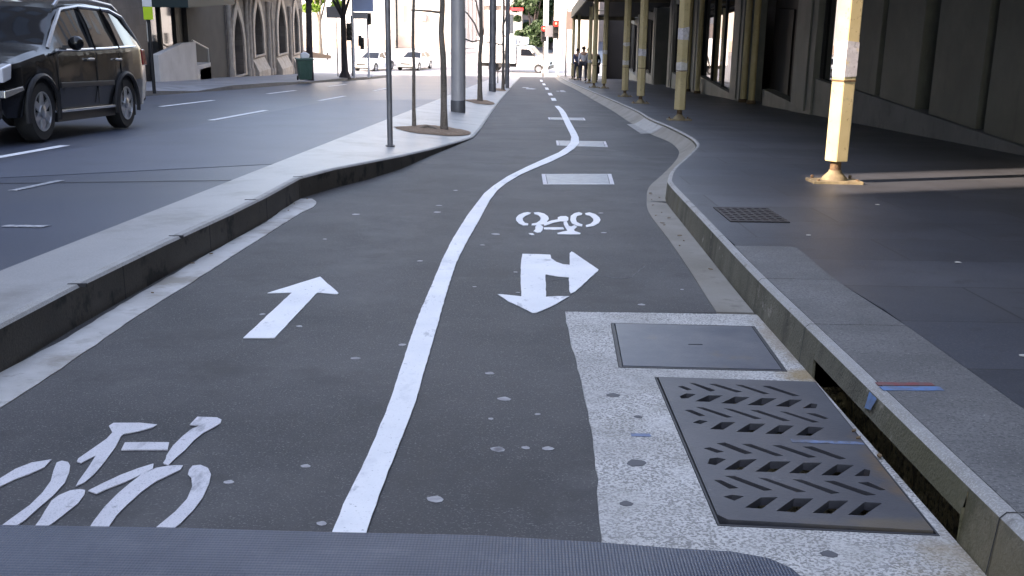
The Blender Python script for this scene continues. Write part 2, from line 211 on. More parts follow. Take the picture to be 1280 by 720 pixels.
M['gumdark'] = mat('dark_gum',(.10,.10,.11),.7)
M['litter'] = mat('pale_litter',(.6,.58,.54),.8)
M['leafscrap'] = mat('dry_leaf',(.20,.13,.07),.9,(.12,.075,.04),60,.4,.6)
M['mulch'] = mat('brown_gravel_mulch',(.30,.19,.12),.9,(.42,.29,.20),9,.35,.65,(90,.5,.6,(.11,.07,.045),.8),(60,1,.02))
M['cream'] = mat('cream_post_paint',(.56,.46,.26),.6,(.48,.385,.20),3,.35,.65, stains=[(5,.56,.70,(.36,.28,.16),.55,(1,1,.2)),(26,.62,.66,(.22,.15,.08),.7),(9,.60,.68,(.30,.26,.19),.5)], bump=(30,.2,.003))
M['crossing'] = mat('sunlit_pale_crossing_asphalt',(.20,.21,.235),.5,(.25,.26,.28),.3,.35,.65, stains=[(.8,.55,.7,(.13,.14,.155),.5,(1,.3,1))])  # asphalt made paler: the crossing's sunlit brightness is put into its colour
M['plate'] = mat('grimy_cream_base_plate',(.26,.21,.12),.8,(.15,.115,.07),12,.35,.65)
M['rustdark'] = mat('rusty_dark_steel',(.085,.05,.03),.8,(.16,.10,.05),30,.4,.6)
M['poster'] = mat('torn_paper_poster',(.62,.60,.62),.8,(.48,.46,.48),14,.4,.6,(45,.58,.66,(.25,.24,.26),.6), stains=[(11,.62,.66,(.66,.55,.33),.9)])
M['tape'] = mat('white_tape',(.62,.60,.56),.7,(.5,.48,.45),20,.4,.6)
M['wallgrey'] = mat('grey_green_painted_render',(.105,.108,.090),.7,(.145,.147,.125),1.4,.35,.65, stains=[(2.2,.58,.72,(.085,.085,.07),.6,(1,1,.3)),(22,.66,.72,(.32,.32,.30),.3),(.9,.5,.62,(.10,.105,.09),.5)], bump=(40,.25,.003))
M['walllight'] = mat('pale_grey_pilaster',(.20,.202,.178),.65,(.145,.148,.13),1.5,.35,.65, stains=[(2,.55,.7,(.11,.11,.095),.5,(1,1,.2))], bump=(40,.2,.003))
M['dado'] = mat('grey_dado_render',(.13,.133,.14),.8,(.17,.17,.175),1.8,.35,.65, stains=[(3,.56,.7,(.07,.07,.075),.5)])
M['slot'] = mat('black_recess',(.012,.012,.012),.7)
M['brown'] = mat('brown_timber_reveal',(.035,.024,.018),.6,(.05,.034,.024),3,.4,.6, stretch=(1,1,.2))
M['glass_r'] = mat('dark_shop_glass',(.010,.011,.014),.02, spec=.8)
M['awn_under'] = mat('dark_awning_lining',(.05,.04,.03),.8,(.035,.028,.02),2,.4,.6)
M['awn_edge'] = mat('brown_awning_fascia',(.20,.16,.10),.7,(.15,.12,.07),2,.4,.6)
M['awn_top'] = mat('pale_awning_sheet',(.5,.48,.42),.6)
M['metalpole'] = mat('galvanised_pole',(.25,.25,.26),.45,(.19,.19,.2),5,.4,.6, metal=.45)
M['smartpole'] = mat('grey_smart_pole',(.52,.50,.49),.45,(.46,.44,.44),2,.4,.6, metal=.25)
M['darkband'] = mat('dark_pole_base',(.12,.12,.125),.5, metal=.3)
M['bark'] = mat('grey_brown_bark',(.16,.135,.11),.9,(.24,.205,.17),8,.4,.6,(60,.5,.65,(.06,.05,.045),.6),(50,1,.01), stretch=(1,1,.25))
M['barkdark'] = mat('dark_bark',(.025,.020,.022),.9,(.05,.04,.04),6,.4,.6, bump=(30,1,.02), stretch=(1,1,.25))
M['stone'] = mat('weathered_sandstone',(.20,.175,.155),.85,(.135,.115,.105),1.5,.35,.65, stains=[(1.2,.52,.66,(.10,.08,.07),.65,(1,1,.35)),(9,.6,.68,(.33,.29,.25),.4)], joints=(.62,.3,.018,(.12,.10,.09),'YZ'), bump=(20,.5,.01))
M['stonepale'] = mat('pale_carved_sandstone',(.40,.345,.30),.8,(.30,.255,.22),4,.35,.65, stains=[(2,.55,.66,(.16,.13,.11),.5,(1,1,.3))], bump=(25,.4,.01))
M['leftbrown'] = mat('brown_building_render',(.075,.065,.06),.8,(.075,.064,.06),2,.35,.65, stains=[(2,.55,.7,(.13,.115,.105),.4,(1,1,.3))])
M['leftgrey'] = mat('dark_grey_building_wall',(.050,.046,.044),.8,(.04,.036,.036),1.4,.35,.65)
M['leftpillar'] = mat('taupe_pillar_tile',(.125,.105,.095),.7,(.095,.08,.07),2,.35,.65, joints=(.8,.6,.012,(.08,.07,.06),'YZ'))
M['whitewall'] = mat('off_white_rendered_wall',(.52,.50,.49),.7,(.45,.43,.42),1.6,.35,.65, stains=[(2,.56,.7,(.36,.34,.33),.5,(1,1,.4))])
M['teal'] = mat('dark_teal_awning',(.012,.03,.033),.6)
M['redbrown'] = mat('red_brown_shop_frame',(.10,.03,.02),.5)
M['interior'] = mat('pale_shop_interior',(.35,.35,.38),.8,(.18,.2,.24),1.6,.4,.6)
M['steelrail'] = mat('brushed_handrail',(.45,.44,.43),.4, metal=.5)
M['binp'] = mat('green_bin_plastic',(.030,.085,.062),.45,(.04,.10,.075),6,.4,.6)
M['rubber'] = mat('black_rubber',(.018,.018,.019),.75, bump=(60,.3,.003))
M['carblack'] = mat('black_car_paint',(.004,.0045,.006),.22, coat=.2, spec=.3)
M['carplastic'] = mat('dark_grey_bumper_plastic',(.022,.022,.025),.55)
M['carwhite'] = mat('white_car_paint',(.78,.78,.78),.3, coat=.7)
M['carglass'] = mat('tinted_car_glass',(.010,.012,.016),.04, spec=.25)
M['chrome'] = mat('chrome_trim',(.75,.76,.78),.18, metal=1)
M['alloy'] = mat('silver_alloy_rim',(.50,.51,.53),.3, metal=.85)
M['lens'] = mat('clear_lamp_lens',(.62,.64,.68),.12, coat=1)
M['redlens'] = mat('red_lamp_lens',(.35,.02,.02),.2, coat=1)
M['roofrail'] = mat('silver_roof_rail',(.42,.43,.45),.35, metal=.7)
M['truckwhite'] = mat('white_truck_panels',(.80,.80,.80),.45,(.74,.74,.75),.9,.4,.6)
M['black'] = mat('matt_black_metal',(.015,.015,.017),.6)
M['white'] = mat('white_enamel',(.72,.73,.75),.4)
M['signgrey'] = mat('grey_sign_back',(.30,.29,.31),.5, metal=.3)
M['signblue'] = mat('pale_blue_sign',(.36,.46,.72),.5)
M['signyellow'] = mat('fluorescent_sign_green',(.50,.72,.03),.5)
M['signred'] = mat('red_sign_panel',(.5,.04,.05),.5)
M['redlight'] = mat('red_signal_lamp',(1.0,.02,.015),.4, emit=.55)
M['redcore'] = mat('red_signal_lamp_core',(1.0,.30,.22),.4, emit=.8)
M['offlamp'] = mat('unlit_signal_lamp',(.03,.03,.03),.3)
M['farcream'] = mat('cream_city_facade',(.72,.68,.60),.8,(.66,.62,.54),.6,.4,.6)
M['farwhite'] = mat('white_city_facade',(.78,.77,.75),.8,(.72,.71,.69),.6,.4,.6)
M['farpink'] = mat('pinkish_stone_base',(.62,.50,.43),.8,(.56,.45,.38),1,.4,.6)
M['farbrown'] = mat('brown_city_facade',(.22,.17,.155),.8,(.17,.135,.12),1,.4,.6)
M['uppergrey'] = mat('taupe_upper_wall',(.10,.10,.10),.8,(.08,.08,.08),.8,.4,.6)
M['farglass'] = mat('city_window_glass',(.05,.06,.075),.05, spec=.8)
M['plain'] = mat('plain_concrete',(.30,.29,.28),.8,(.25,.24,.23),.8,.4,.6)
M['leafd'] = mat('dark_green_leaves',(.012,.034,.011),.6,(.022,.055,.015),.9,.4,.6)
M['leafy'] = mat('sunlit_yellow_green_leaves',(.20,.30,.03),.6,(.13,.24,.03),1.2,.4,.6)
M['skin'] = mat('skin',(.45,.28,.20),.6)
M['hairdark'] = mat('dark_hair',(.02,.015,.012),.7)
M['hairwhite'] = mat('white_hair',(.6,.58,.55),.8)
M['clothdark'] = mat('dark_trouser_cloth',(.04,.045,.06),.9)
M['clothnavy'] = mat('navy_jacket_cloth',(.07,.08,.14),.9)
M['clothgrey'] = mat('light_grey_shirt_cloth',(.62,.62,.66),.9)
M['clothblack'] = mat('black_coat_cloth',(.010,.010,.012),.9)
M['clothbeige'] = mat('beige_shirt_cloth',(.40,.34,.28),.9)

def add_patch(m, centre, radius, colour, strength, nscale=6):
    """a stain with its own place on the surface: ragged blob round a point"""
    n = m.node_tree.nodes; l = m.node_tree.links; b = n['Principled BSDF']
    g = n.new('ShaderNodeNewGeometry'); d = n.new('ShaderNodeVectorMath'); d.operation = 'SUBTRACT'
    l.new(g.outputs['Position'], d.inputs[0]); d.inputs[1].default_value = centre
    e = n.new('ShaderNodeVectorMath'); e.operation = 'DIVIDE'; l.new(d.outputs[0], e.inputs[0]); e.inputs[1].default_value = radius
    ln = n.new('ShaderNodeVectorMath'); ln.operation = 'LENGTH'; l.new(e.outputs[0], ln.inputs[0])
    nz = noise(n, l, g.outputs['Position'], nscale,5,.65)
    a = n.new('ShaderNodeMath'); a.operation = 'MULTIPLY_ADD'; l.new(nz, a.inputs[0]); a.inputs[1].default_value = 1.6; l.new(ln.outputs['Value'], a.inputs[2])
    f = n.new('ShaderNodeMapRange'); f.inputs[1].default_value = 1.2; f.inputs[2].default_value = 1.9; f.inputs[3].default_value = strength; f.inputs[4].default_value = 0
    l.new(a.outputs[0], f.inputs[0])
    old = b.inputs['Base Color'].links[0].from_socket if b.inputs['Base Color'].links else tuple(b.inputs['Base Color'].default_value[:3])
    col = mixc(n, l, f.outputs[0], old, colour); l.new(col, b.inputs['Base Color'])
RUST = (.24,.155,.05)
add_patch(M['apron'],(.98,1.8,-.12),(.22,.42,.5), RUST,.85)
add_patch(M['apron'],(.95,3.47,-.24),(.10,.10,.5),(.28,.18,.06),.8,12)
add_patch(M['apron'],(.97,3.95,-.27),(.08,.5,.5),(.26,.20,.13),.6,8)
M['grate_steel'] = mat('grey_purple_cast_steel',(.080,.082,.094),.5,(.112,.112,.122),4,.35,.65,(180,.55,.7,(.07,.07,.075),.5),(90,.3,.003), metal=.3, stains=[(9,.62,.72,(.075,.07,.07),.5),(20,.66,.72,(.22,.22,.23),.4)])
add_patch(M['grate_steel'],(.97,2.55,-.18),(.075,.30,.5),(.21,.125,.055),.75,9)
add_patch(M['grate_steel'],(.95,2.25,-.16),(.30,.045,.5),(.20,.15,.09),.55,14)
add_patch(M['kerb_face'],(.97,2.3,-.08),(.2,.5,.12),(.10,.092,.045),.7,7)
add_patch(M['kerb_face'],(.97,1.95,-.10),(.2,.25,.2),(.34,.28,.20),.35,30)
def weave():
    m, n, l, b = nt('grey_woven_cover_fabric')
    g = n.new('ShaderNodeNewGeometry'); sp = n.new('ShaderNodeSeparateXYZ'); l.new(g.outputs['Position'], sp.inputs[0])
    def wv(sx, sy):
        c = n.new('ShaderNodeMath'); c.operation = 'MULTIPLY'; l.new(sp.outputs[0], c.inputs[0]); c.inputs[1].default_value = sx
        d = n.new('ShaderNodeMath'); d.operation = 'MULTIPLY'; l.new(sp.outputs[1], d.inputs[0]); d.inputs[1].default_value = sy
        e = n.new('ShaderNodeMath'); e.operation = 'ADD'; l.new(c.outputs[0], e.inputs[0]); l.new(d.outputs[0], e.inputs[1])
        s = n.new('ShaderNodeMath'); s.operation = 'SINE'; l.new(e.outputs[0], s.inputs[0]); return s.outputs[0]
    p = n.new('ShaderNodeMath'); p.operation = 'MULTIPLY'; l.new(wv(1300,800), p.inputs[0]); l.new(wv(1300,-800), p.inputs[1])
    f = n.new('ShaderNodeMapRange'); f.inputs[1].default_value = -1; f.inputs[2].default_value = 1; l.new(p.outputs[0], f.inputs[0])
    v = pos_node(n, l)
    base = mixc(n, l, ramp(n, l, noise(n, l, v,14),.35,.65),(.062,.076,.108),(.095,.110,.145))
    sq = n.new('ShaderNodeMath'); sq.operation = 'MULTIPLY'; sq.inputs[1].default_value = .5; l.new(f.outputs[0], sq.inputs[0])
    col = mixc(n, l, sq.outputs[0], base,(.055,.065,.095))
    dust = ramp(n, l, noise(n, l, pos_node(n, l,(1,2.2,1)),22,6,.7),.55,.72)
    dm = n.new('ShaderNodeMath'); dm.operation = 'MULTIPLY'; dm.inputs[1].default_value = .45; l.new(dust, dm.inputs[0])
    col = mixc(n, l, dm.outputs[0], col,(.15,.16,.185))
    l.new(col, b.inputs['Base Color']); b.inputs['Roughness'].default_value = .6
    bp = n.new('ShaderNodeBump'); bp.inputs['Strength'].default_value = .5; bp.inputs['Distance'].default_value = .001
    l.new(p.outputs[0], bp.inputs['Height']); l.new(bp.outputs['Normal'], b.inputs['Normal'])
    return m
M['cover'] = weave()

# ------------------------------------------------------------------ mesh builder
class MB:
    def __init__(s): s.v = []; s.f = []
    def add(s, vs, fs, mtx=None):
        o = len(s.v)
        s.v += [tuple(mtx @ Vector(p)) if mtx else tuple(p) for p in vs]
        s.f += [tuple(i+o for i in f) for f in fs]; return s
    def box(s, x0, x1, y0, y1, z0, z1, mtx=None):
        vs = [(x,y,z) for z in (z0,z1) for y in (y0,y1) for x in (x0,x1)]
        return s.add(vs, [(0,2,3,1),(4,5,7,6),(0,1,5,4),(2,6,7,3),(0,4,6,2),(1,3,7,5)], mtx)
    def prism(s, poly, d0, d1, axis='z', mtx=None, holes=()):
        """polygon (2D) extruded between d0 and d1 along an axis; holes allowed"""
        loops = [list(poly)] + [list(h) for h in holes]
        def p3(p, d):
            return {'z': (p[0],p[1],d), 'x': (d,p[0],p[1]), 'y': (p[0],d,p[1])}[axis]
        flat = [q for L in loops for q in L]; N = len(flat)
        tris = tessellate_polygon([[Vector((q[0],q[1],0)) for q in L] for L in loops])
        vs = [p3(q,d0) for q in flat] + [p3(q,d1) for q in flat]
        fs = [tuple(t) for t in tris] + [tuple(i+N for i in t)[::-1] for t in tris]
        o = 0
        for L in loops:
            n = len(L)
            fs += [(o+i, o+(i+1)%n, o+(i+1)%n+N, o+i+N) for i in range(n)]; o += n
        return s.add(vs, fs, mtx)
    def tube(s, pts, radii, n=8, caps=True, mtx=None):
        pts = [Vector(p) for p in pts]
        if isinstance(radii,(int,float)): radii = [radii]*len(pts)
        vs = []; fs = []
        ref = None
        for i, p in enumerate(pts):
            t = (pts[min(i+1,len(pts)-1)] - pts[max(i-1,0)]).normalized()
            if ref is None: ref = Vector((1,0,0)) if abs(t.x) < .9 else Vector((0,1,0))
            a = (ref - t*ref.dot(t)).normalized(); b = t.cross(a); ref = a
            for k in range(n):
                an = 2*PI*k/n
                vs.append(tuple(p + (a*math.cos(an) + b*math.sin(an))*radii[i]))
        for i in range(len(pts)-1):
            for k in range(n):
                fs.append((i*n+k, i*n+(k+1)%n,(i+1)*n+(k+1)%n,(i+1)*n+k))
        if caps:
            fs.append(tuple(range(n))[::-1]); fs.append(tuple(range((len(pts)-1)*n, len(pts)*n)))
        return s.add(vs, fs, mtx)
    def disc(s, c, r, h, n=16, sx=1, sy=1):
        return s.prism([(c[0]+math.cos(2*PI*k/n)*r*sx, c[1]+math.sin(2*PI*k/n)*r*sy) for k in range(n)], c[2], c[2]+h)
    def lathe(s, prof, n=24, mtx=None):
        vs = []; fs = []
        for r, z in prof:
            for k in range(n): vs.append((r*math.cos(2*PI*k/n), r*math.sin(2*PI*k/n), z))
        for i in range(len(prof)-1):
            for k in range(n): fs.append((i*n+k, i*n+(k+1)%n,(i+1)*n+(k+1)%n,(i+1)*n+k))
        fs.append(tuple(range(n))[::-1]); fs.append(tuple(range((len(prof)-1)*n, len(prof)*n)))
        return s.add(vs, fs, mtx)
    def drape(s, poly, dz, thick, holes=()):
        """slab lying on the sloping ground"""
        k = len(s.v); s.prism(poly,0,-thick, 'z', None, holes)
        s.v[k:] = [(x, y, G(y)+dz+z) for x, y, z in s.v[k:]]; return s
    def build(s, name, m, parent=None, smooth=False, bevel=0, auto=None):
        me = bpy.data.meshes.new(name); me.from_pydata(s.v, [], s.f); me.materials.append(m)
        bm = bmesh.new(); bm.from_mesh(me)
        bmesh.ops.recalc_face_normals(bm, faces=bm.faces)
        if smooth:
            bmesh.ops.remove_doubles(bm, verts=bm.verts, dist=1e-4)
            for f in bm.faces: f.smooth = True
            lim = math.radians(auto or 40)
            for e in bm.edges:
                if len(e.link_faces) == 2 and e.calc_face_angle(0) > lim: e.smooth = False
        bm.to_mesh(me); bm.free()
        o = bpy.data.objects.new(name, me); COL.objects.link(o)
        if parent: o.parent = parent
        if bevel:
            b = o.modifiers.new('bevel', 'BEVEL'); b.width = bevel; b.segments = 2; b.limit_method = 'ANGLE'; b.angle_limit = math.radians(40)
        return o

def tag(o, label=None, cat=None, group=None, kind=None):
    if label: o['label'] = label
    if cat: o['category'] = cat
    if group: o['group'] = group
    if kind: o['kind'] = kind
    return o
def thing(name, loc, label, cat, group=None, rz=0, rx=0):
    o = bpy.data.objects.new(name, None); COL.objects.link(o); o.location = loc
    o.rotation_euler = (rx,0, rz); return tag(o, label, cat, group)
def struct(o, label=None): return tag(o, label, kind='structure')
def relocate(o, parent_loc):
    """mesh authored in world space moved under a parent standing at parent_loc"""
    v = Vector(parent_loc)
    for q in o.data.vertices: q.co -= v
    return o
def wpart(mb, name, m, root, **k):
    o = mb.build(name, m, root, **k); relocate(o, root.location); return o
def own(mb, name, m, label, cat, group=None, origin=None, **k):
    """a thing that is one mesh, origin at its base"""
    xs = [p[0] for p in mb.v]; ys = [p[1] for p in mb.v]; zs = [p[2] for p in mb.v]
    c = origin or ((min(xs)+max(xs))/2,(min(ys)+max(ys))/2, min(zs))
    o = mb.build(name, m, None, **k); relocate(o, c); o.location = c
    return tag(o, label, cat, group)
def copy_tree(o, parent=None):
    c = o.copy(); COL.objects.link(c); c.parent = parent
    for ch in list(o.children): copy_tree(ch, c)
    return c
def smoothline(pts, sub=6):
    pts = [Vector(p) for p in pts]; out = []
    for i in range(len(pts)-1):
        p0 = pts[max(i-1,0)]; p1 = pts[i]; p2 = pts[i+1]; p3 = pts[min(i+2,len(pts)-1)]
        for k in range(sub):
            t = k/sub
            out.append(.5*((2*p1)+(p2-p0)*t+(2*p0-5*p1+4*p2-p3)*t*t+(3*p1-p0-3*p2+p3)*t**3))
    out.append(pts[-1]); return out
def offset2(pl, d):
    out = []
    for i, p in enumerate(pl):
        t = (pl[min(i+1,len(pl)-1)] - pl[max(i-1,0)]); t = Vector((t.x, t.y)).normalized()
        out.append(Vector((p.x + t.y*d, p.y - t.x*d)))
    return out
def lerp(a, b, t): return a+(b-a)*t

# ================================================================== THE GROUND
PX0, PX1, PY0, PY1 = .42,1.09,2.18,3.46       # drain pit
xs = [-300,-120,-60,-30,-15,-2.5,PX0,PX1,6,30,60,120,300]
ys = [-60,-20,0,PY0,PY1,10,40,70,76]+[76+i for i in range(1,17)]+[110,160,300,600]
mb = MB()
idx = {}
for j, y in enumerate(ys):
    for i, x in enumerate(xs):
        idx[i,j] = len(mb.v); mb.v.append((x,y,G(y)-.006))
for j in range(len(ys)-1):
    for i in range(len(xs)-1):
        if abs(xs[i]-PX0)<1e-6 and abs(ys[j]-PY0)<1e-6: continue
        mb.f.append((idx[i,j],idx[i+1,j],idx[i+1,j+1],idx[i,j+1]))
struct(mb.build('road', M['road']))

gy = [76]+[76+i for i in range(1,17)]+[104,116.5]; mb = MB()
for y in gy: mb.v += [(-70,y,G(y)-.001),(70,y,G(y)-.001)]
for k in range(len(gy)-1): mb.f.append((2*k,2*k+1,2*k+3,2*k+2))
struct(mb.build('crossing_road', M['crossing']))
# pit below the grate
mb = MB(); zt = lambda y: G(y)-.006
a, b, c, d = PX0, PX1, PY0, PY1
for yy in (c, d): mb.add([(a,yy,zt(yy)-.002),(.975,yy,zt(yy)-.002),(.975,yy,zt(yy)+.135),(b,yy,zt(yy)+.135),(b,yy,-.5),(a,yy,-.5)], [(0,1,2,3,4,5)])
mb.add([(b,c,zt(c)+.135),(b,d,zt(d)+.135),(b,d,-.5),(b,c,-.5)], [(0,1,2,3)])
mb.add([(a,c,zt(c)),(a,d,zt(d)),(a,d,-.5),(a,c,-.5)], [(0,1,2,3)])
mb.add([(a,c,-.42),(b,c,-.34),(b,d,-.44),(a,d,-.5)], [(0,1,2,3)])
struct(mb.build('drain_pit', M['pit']))

# kerb lines
kstraight = [Vector((.978,y)) for y in (-30,-10,-4,0,.6,1.05,1.6,PY0,2.6,3.0,PY1,3.9,4.42)]
kcurve = [Vector((.985,5.0))] + [Vector(p) for p in TRACE['kerbR'] if p[1] > 5.9] + [Vector((1.6,62)), Vector((1.6,75.5))]
kr = kstraight + smoothline(kcurve,5)
def inlet(y0, y1): return y0 >= PY0-1e-3 and y1 <= PY1+1e-3
# profile offsets: (distance into the footpath, height)
face = MB(); edge = MB(); soff = MB()
base = offset2(kr,-.012); top1 = offset2(kr,0); top2 = offset2(kr,.012); top3 = offset2(kr,.034)
def at_y0(pl, y):
    for p, q in zip(pl[:-1], pl[1:]):
        if p.y <= y <= q.y: return lerp(p.x,q.x,(y-p.y)/max(q.y-p.y,1e-6))
    return pl[-1].x
def P3(p, dz): return (p.x, p.y, G(p.y)+dz)
for i in range(len(kr)-1):
    j = i+1
    zb = .072 if inlet(kr[i].y, kr[j].y) else -.03
    o = len(face.v)
    face.v += [P3(base[i],zb),P3(base[j],zb),P3(top1[j],.138),P3(top1[i],.138)]; face.f.append((o,o+1,o+2,o+3))
    if zb > 0:   # soffit of the lintel over the drain inlet
        q = offset2(kr,.10); o = len(soff.v)
        soff.v += [P3(base[i],zb),P3(base[j],zb),P3(q[j],zb),P3(q[i],zb)]; soff.f.append((o,o+1,o+2,o+3))
    o = len(edge.v)
    edge.v += [P3(top1[i],.138),P3(top1[j],.138),P3(top2[j],.150),P3(top2[i],.150),P3(top3[j],.1502),P3(top3[i],.1502)]
    edge.f += [(o,o+1,o+2,o+3),(o+3,o+2,o+4,o+5)]
cheek = MB()
for yy in (PY0, PY1):   # cheeks of the inlet
    o = len(cheek.v); cheek.v += [(.966,yy,G(yy)-.03),(1.085,yy,G(yy)-.03),(1.085,yy,G(yy)+.09),(.966,yy,G(yy)+.09)]; cheek.f.append((o,o+1,o+2,o+3))
struct(cheek.build('inlet_cheek', M['kerb_face']))
struct(face.build('kerb_face', M['kerb_face'])); struct(soff.build('inlet_lintel', M['kerb_face']))
struct(edge.build('kerb_edge', M['kerb_edge'], smooth=True))
# solid stone behind the face, so nothing is open from the side
top3l = [(p.x,p.y) for p in top3]

mb = mbj = MB()
for y in (-4,-2.6,-.4,1.05,2.02,3.64,4.455,5.6,6.8,8.0,9.3,10.4,11.6):
    xb = at_y0(base,y); z0_ = G(y)+(0.0 if y < 8.5 else .07)
    mb.add([(xb-.0012,y-.0022,z0_),(xb-.0012,y+.0022,z0_),(xb+.0108,y+.0022,G(y)+.138),(xb+.0108,y-.0022,G(y)+.138),(xb+.024,y+.0022,G(y)+.1514),(xb+.024,y-.0022,G(y)+.1514),(xb+.046,y+.0022,G(y)+.1516),(xb+.046,y-.0022,G(y)+.1516)],[(0,1,2,3),(3,2,4,5),(5,4,6,7)])
# footpath on the right with its pale coping strip
cop = [Vector(p) for p in TRACE['coping']]
copR = [(1.335,-30),(1.335,2.7),(1.335,3.9),(1.30,4.5),(1.335,5.31)]
kin = [p for p in top3 if p.y < 5.30]; kin.append(Vector((kin[-1].x+.002,5.30)))
coping_poly = [(p.x+.002,p.y) for p in kin] + [(1.026,5.30)] + copR[::-1]
foot_poly = [(p.x,p.y) for p in top3 if p.y >= 5.31]
foot_poly = copR + [(1.026+.01,5.31)] + foot_poly + [(5.6,75.5),(5.6,-30)]
mb = MB().drape(foot_poly,.150,.02); struct(mb.build('footpath', M['foot']))
# coping slabs, joint by joint
cuts = [-30,-24,-18,-12,-8,-5,-2.6,-.4,1.05,2.02,3.64,4.455,5.30]
mb = MB()
for y0, y1 in zip(cuts[:-1], cuts[1:]):
    def xl(y):
        for p, q in zip(kin[:-1], kin[1:]):
            if p.y <= y <= q.y: return lerp(p.x,q.x,(y-p.y)/max(q.y-p.y,1e-6))
        return kin[-1].x if y > 1 else kin[0].x
    a0, a1 = y0+.003, y1-.003
    n = max(1, int((y1-y0)/.6)); L = [(xl(lerp(a0,a1,k/n))+.001, lerp(a0,a1,k/n)) for k in range(n+1)]
    def xr(y): return 1.331 if y < 3.9 else (lerp(1.331,1.30,(y-3.9)/.6) if y < 4.5 else lerp(1.30,1.333,(y-4.5)/.8))
    R = [(xr(lerp(a0,a1,k/n)), lerp(a0,a1,k/n)) for k in range(n+1)]
    mb.drape(L+R[::-1],.1515,.03)
struct(mb.build('coping', M['coping']))
mb = MB().drape([(kin[0].x,-30),(kin[-1].x,5.30),(1.333,5.30),(1.333,-30)],.142,.01)
struct(mb.build('coping_bed', M['joint']))

# cycle lane asphalt
gr = [Vector(p) for p in TRACE['gutterR']]
grs = smoothline(gr + [Vector((1.42,58)), Vector((1.42,75.5))],5)
ap = [Vector(p) for p in TRACE['apron']][2:]
def jag(pts, amp=.006, step=.05):
    out = []
    for p, q in zip(pts[:-1], pts[1:]):
        n = max(1, int((Vector(q)-Vector(p)).length/step))
        for k in range(n):
            v = Vector(p).lerp(Vector(q), k/n); out.append((v.x+random.uniform(-amp,amp), v.y+random.uniform(-amp,amp)))
    out.append(tuple(pts[-1])); return out
apL = jag([(.1516,4.376)]+[tuple(p) for p in ap[1:]]+[(.16,1.4),(.15,.6),(.97-.2,.4)],.0035,.07)
grj = [(p.x+random.uniform(-.006,.006) if p.y < 12 else p.x, p.y) for p in grs]
kl = [Vector((-1.775,-30)), Vector((-1.775,1)), *[Vector(p) for p in TRACE['kerbL']], Vector((-.93,60)), Vector((-.93,73.5))]
klz = [.16,.16] + [.16]*7 + [.155,.13,.07,.03,.02,.015,.015,.015,.015] + [.015,.015]
mb = mbj
for y in (.9,2.1,3.3,4.5,5.7,6.9,8.0):
    mb.box(-1.80,at_y0(kl,y)+.0012,y-.002,y+.002,G(y)+.0,G(y)+.1495)
struct(mb.build('kerb_joints',M['joint']))
lane_poly = [(-1.9,-30)] + [(p.x-.1, p.y) for p in kl[1:]] + [(-.93,75.5)] + grj[::-1] + apL[:-1] + [(.8,.6),(.8,-30)]
mb = MB().drape(lane_poly,0,.02); struct(mb.build('cycle_lane', M['lane']))
mb = MB()
for pl in ([(-.12,12.2),(.5,12.35),(1.2,12.1)], [(-.8,17.5),(0,17.4),(.9,17.6),(1.7,17.4)], [(.06,5.0),(.30,5.2),(.48,5.15),(.60,5.5)]):
    L_ = smoothline([Vector(p) for p in pl],8)
    L_ = [p+Vector((random.uniform(-.008,.008),random.uniform(-.008,.008))) for p in L_]
    mb.drape([(p.x,p.y) for p in L_]+[(p.x+.005,p.y+.005) for p in L_[::-1]],.0012,.001)
struct(mb.build('asphalt_cracks', M['tar']))
# gutters
near = [p for p in grs if p.y < 13.4]; far = [p for p in grs if p.y >= 13.3]
def gutter(pl, m, name, dz):
    mb = MB(); ring = [(p.x-.004,p.y) for p in pl]; k = [(q.x-.004,q.y) for q in base if pl[0].y-.02 <= q.y <= pl[-1].y+.02]; k = ([(.962,pl[0].y)] if pl[0].y < 5 else [(k[0][0],pl[0].y-.01)]) + k[(0 if pl[0].y >= 5 else 0):]
    mb.drape(ring + [q for q in k[::-1]], dz,.02); return struct(mb.build(name, m))
near = [p for p in grs if p.y < 8.3]
gutter(near, M['gutter_far'], 'gutter',.004)
def at_y(pl, y):
    for p, q in zip(pl[:-1], pl[1:]):
        if p.y <= y <= q.y: return lerp(p.x,q.x,(y-p.y)/max(q.y-p.y,1e-6))
    return pl[-1].x
mb = MB(); ys_ = [near[-1].y] + [8.4+k*.25 for k in range(40)] + [18.5+k*1.5 for k in range(38)]
for k, y in enumerate(ys_):
    u = min(1,max(0,(y-8.6)/3.2)); u = u*u*(3-2*u); xo = at_y(grs,y)-.004; xi = at_y(base,y)
    mb.v += [(xo,y,G(y)-.01),(xo,y,G(y)+.004),(lerp(xo,xi,.5),y,G(y)+.004+u*.045),(xi,y,G(y)+.004+u*.118)]
for k in range(len(ys_)-1):
    for j in range(3): mb.f.append((4*k+j,4*k+4+j,4*k+5+j,4*k+1+j))
struct(mb.build('gutter', M['gutter_far'], smooth=True))
mb = MB().drape([(.802,-30),(.802,.62),(.965,.62),(.965,-30)],.004,.02); struct(mb.build('gutter', M['gutter']))
mb = MB().drape(jag([tuple(p) for p in TRACE['gutterL'][:-1]]+[(-1.6,2.0),(-1.6,-30),(-1.763,-30),(-1.763,3)],.004,.08),.004,.015)
struct(mb.build('gutter', M['gutter']))
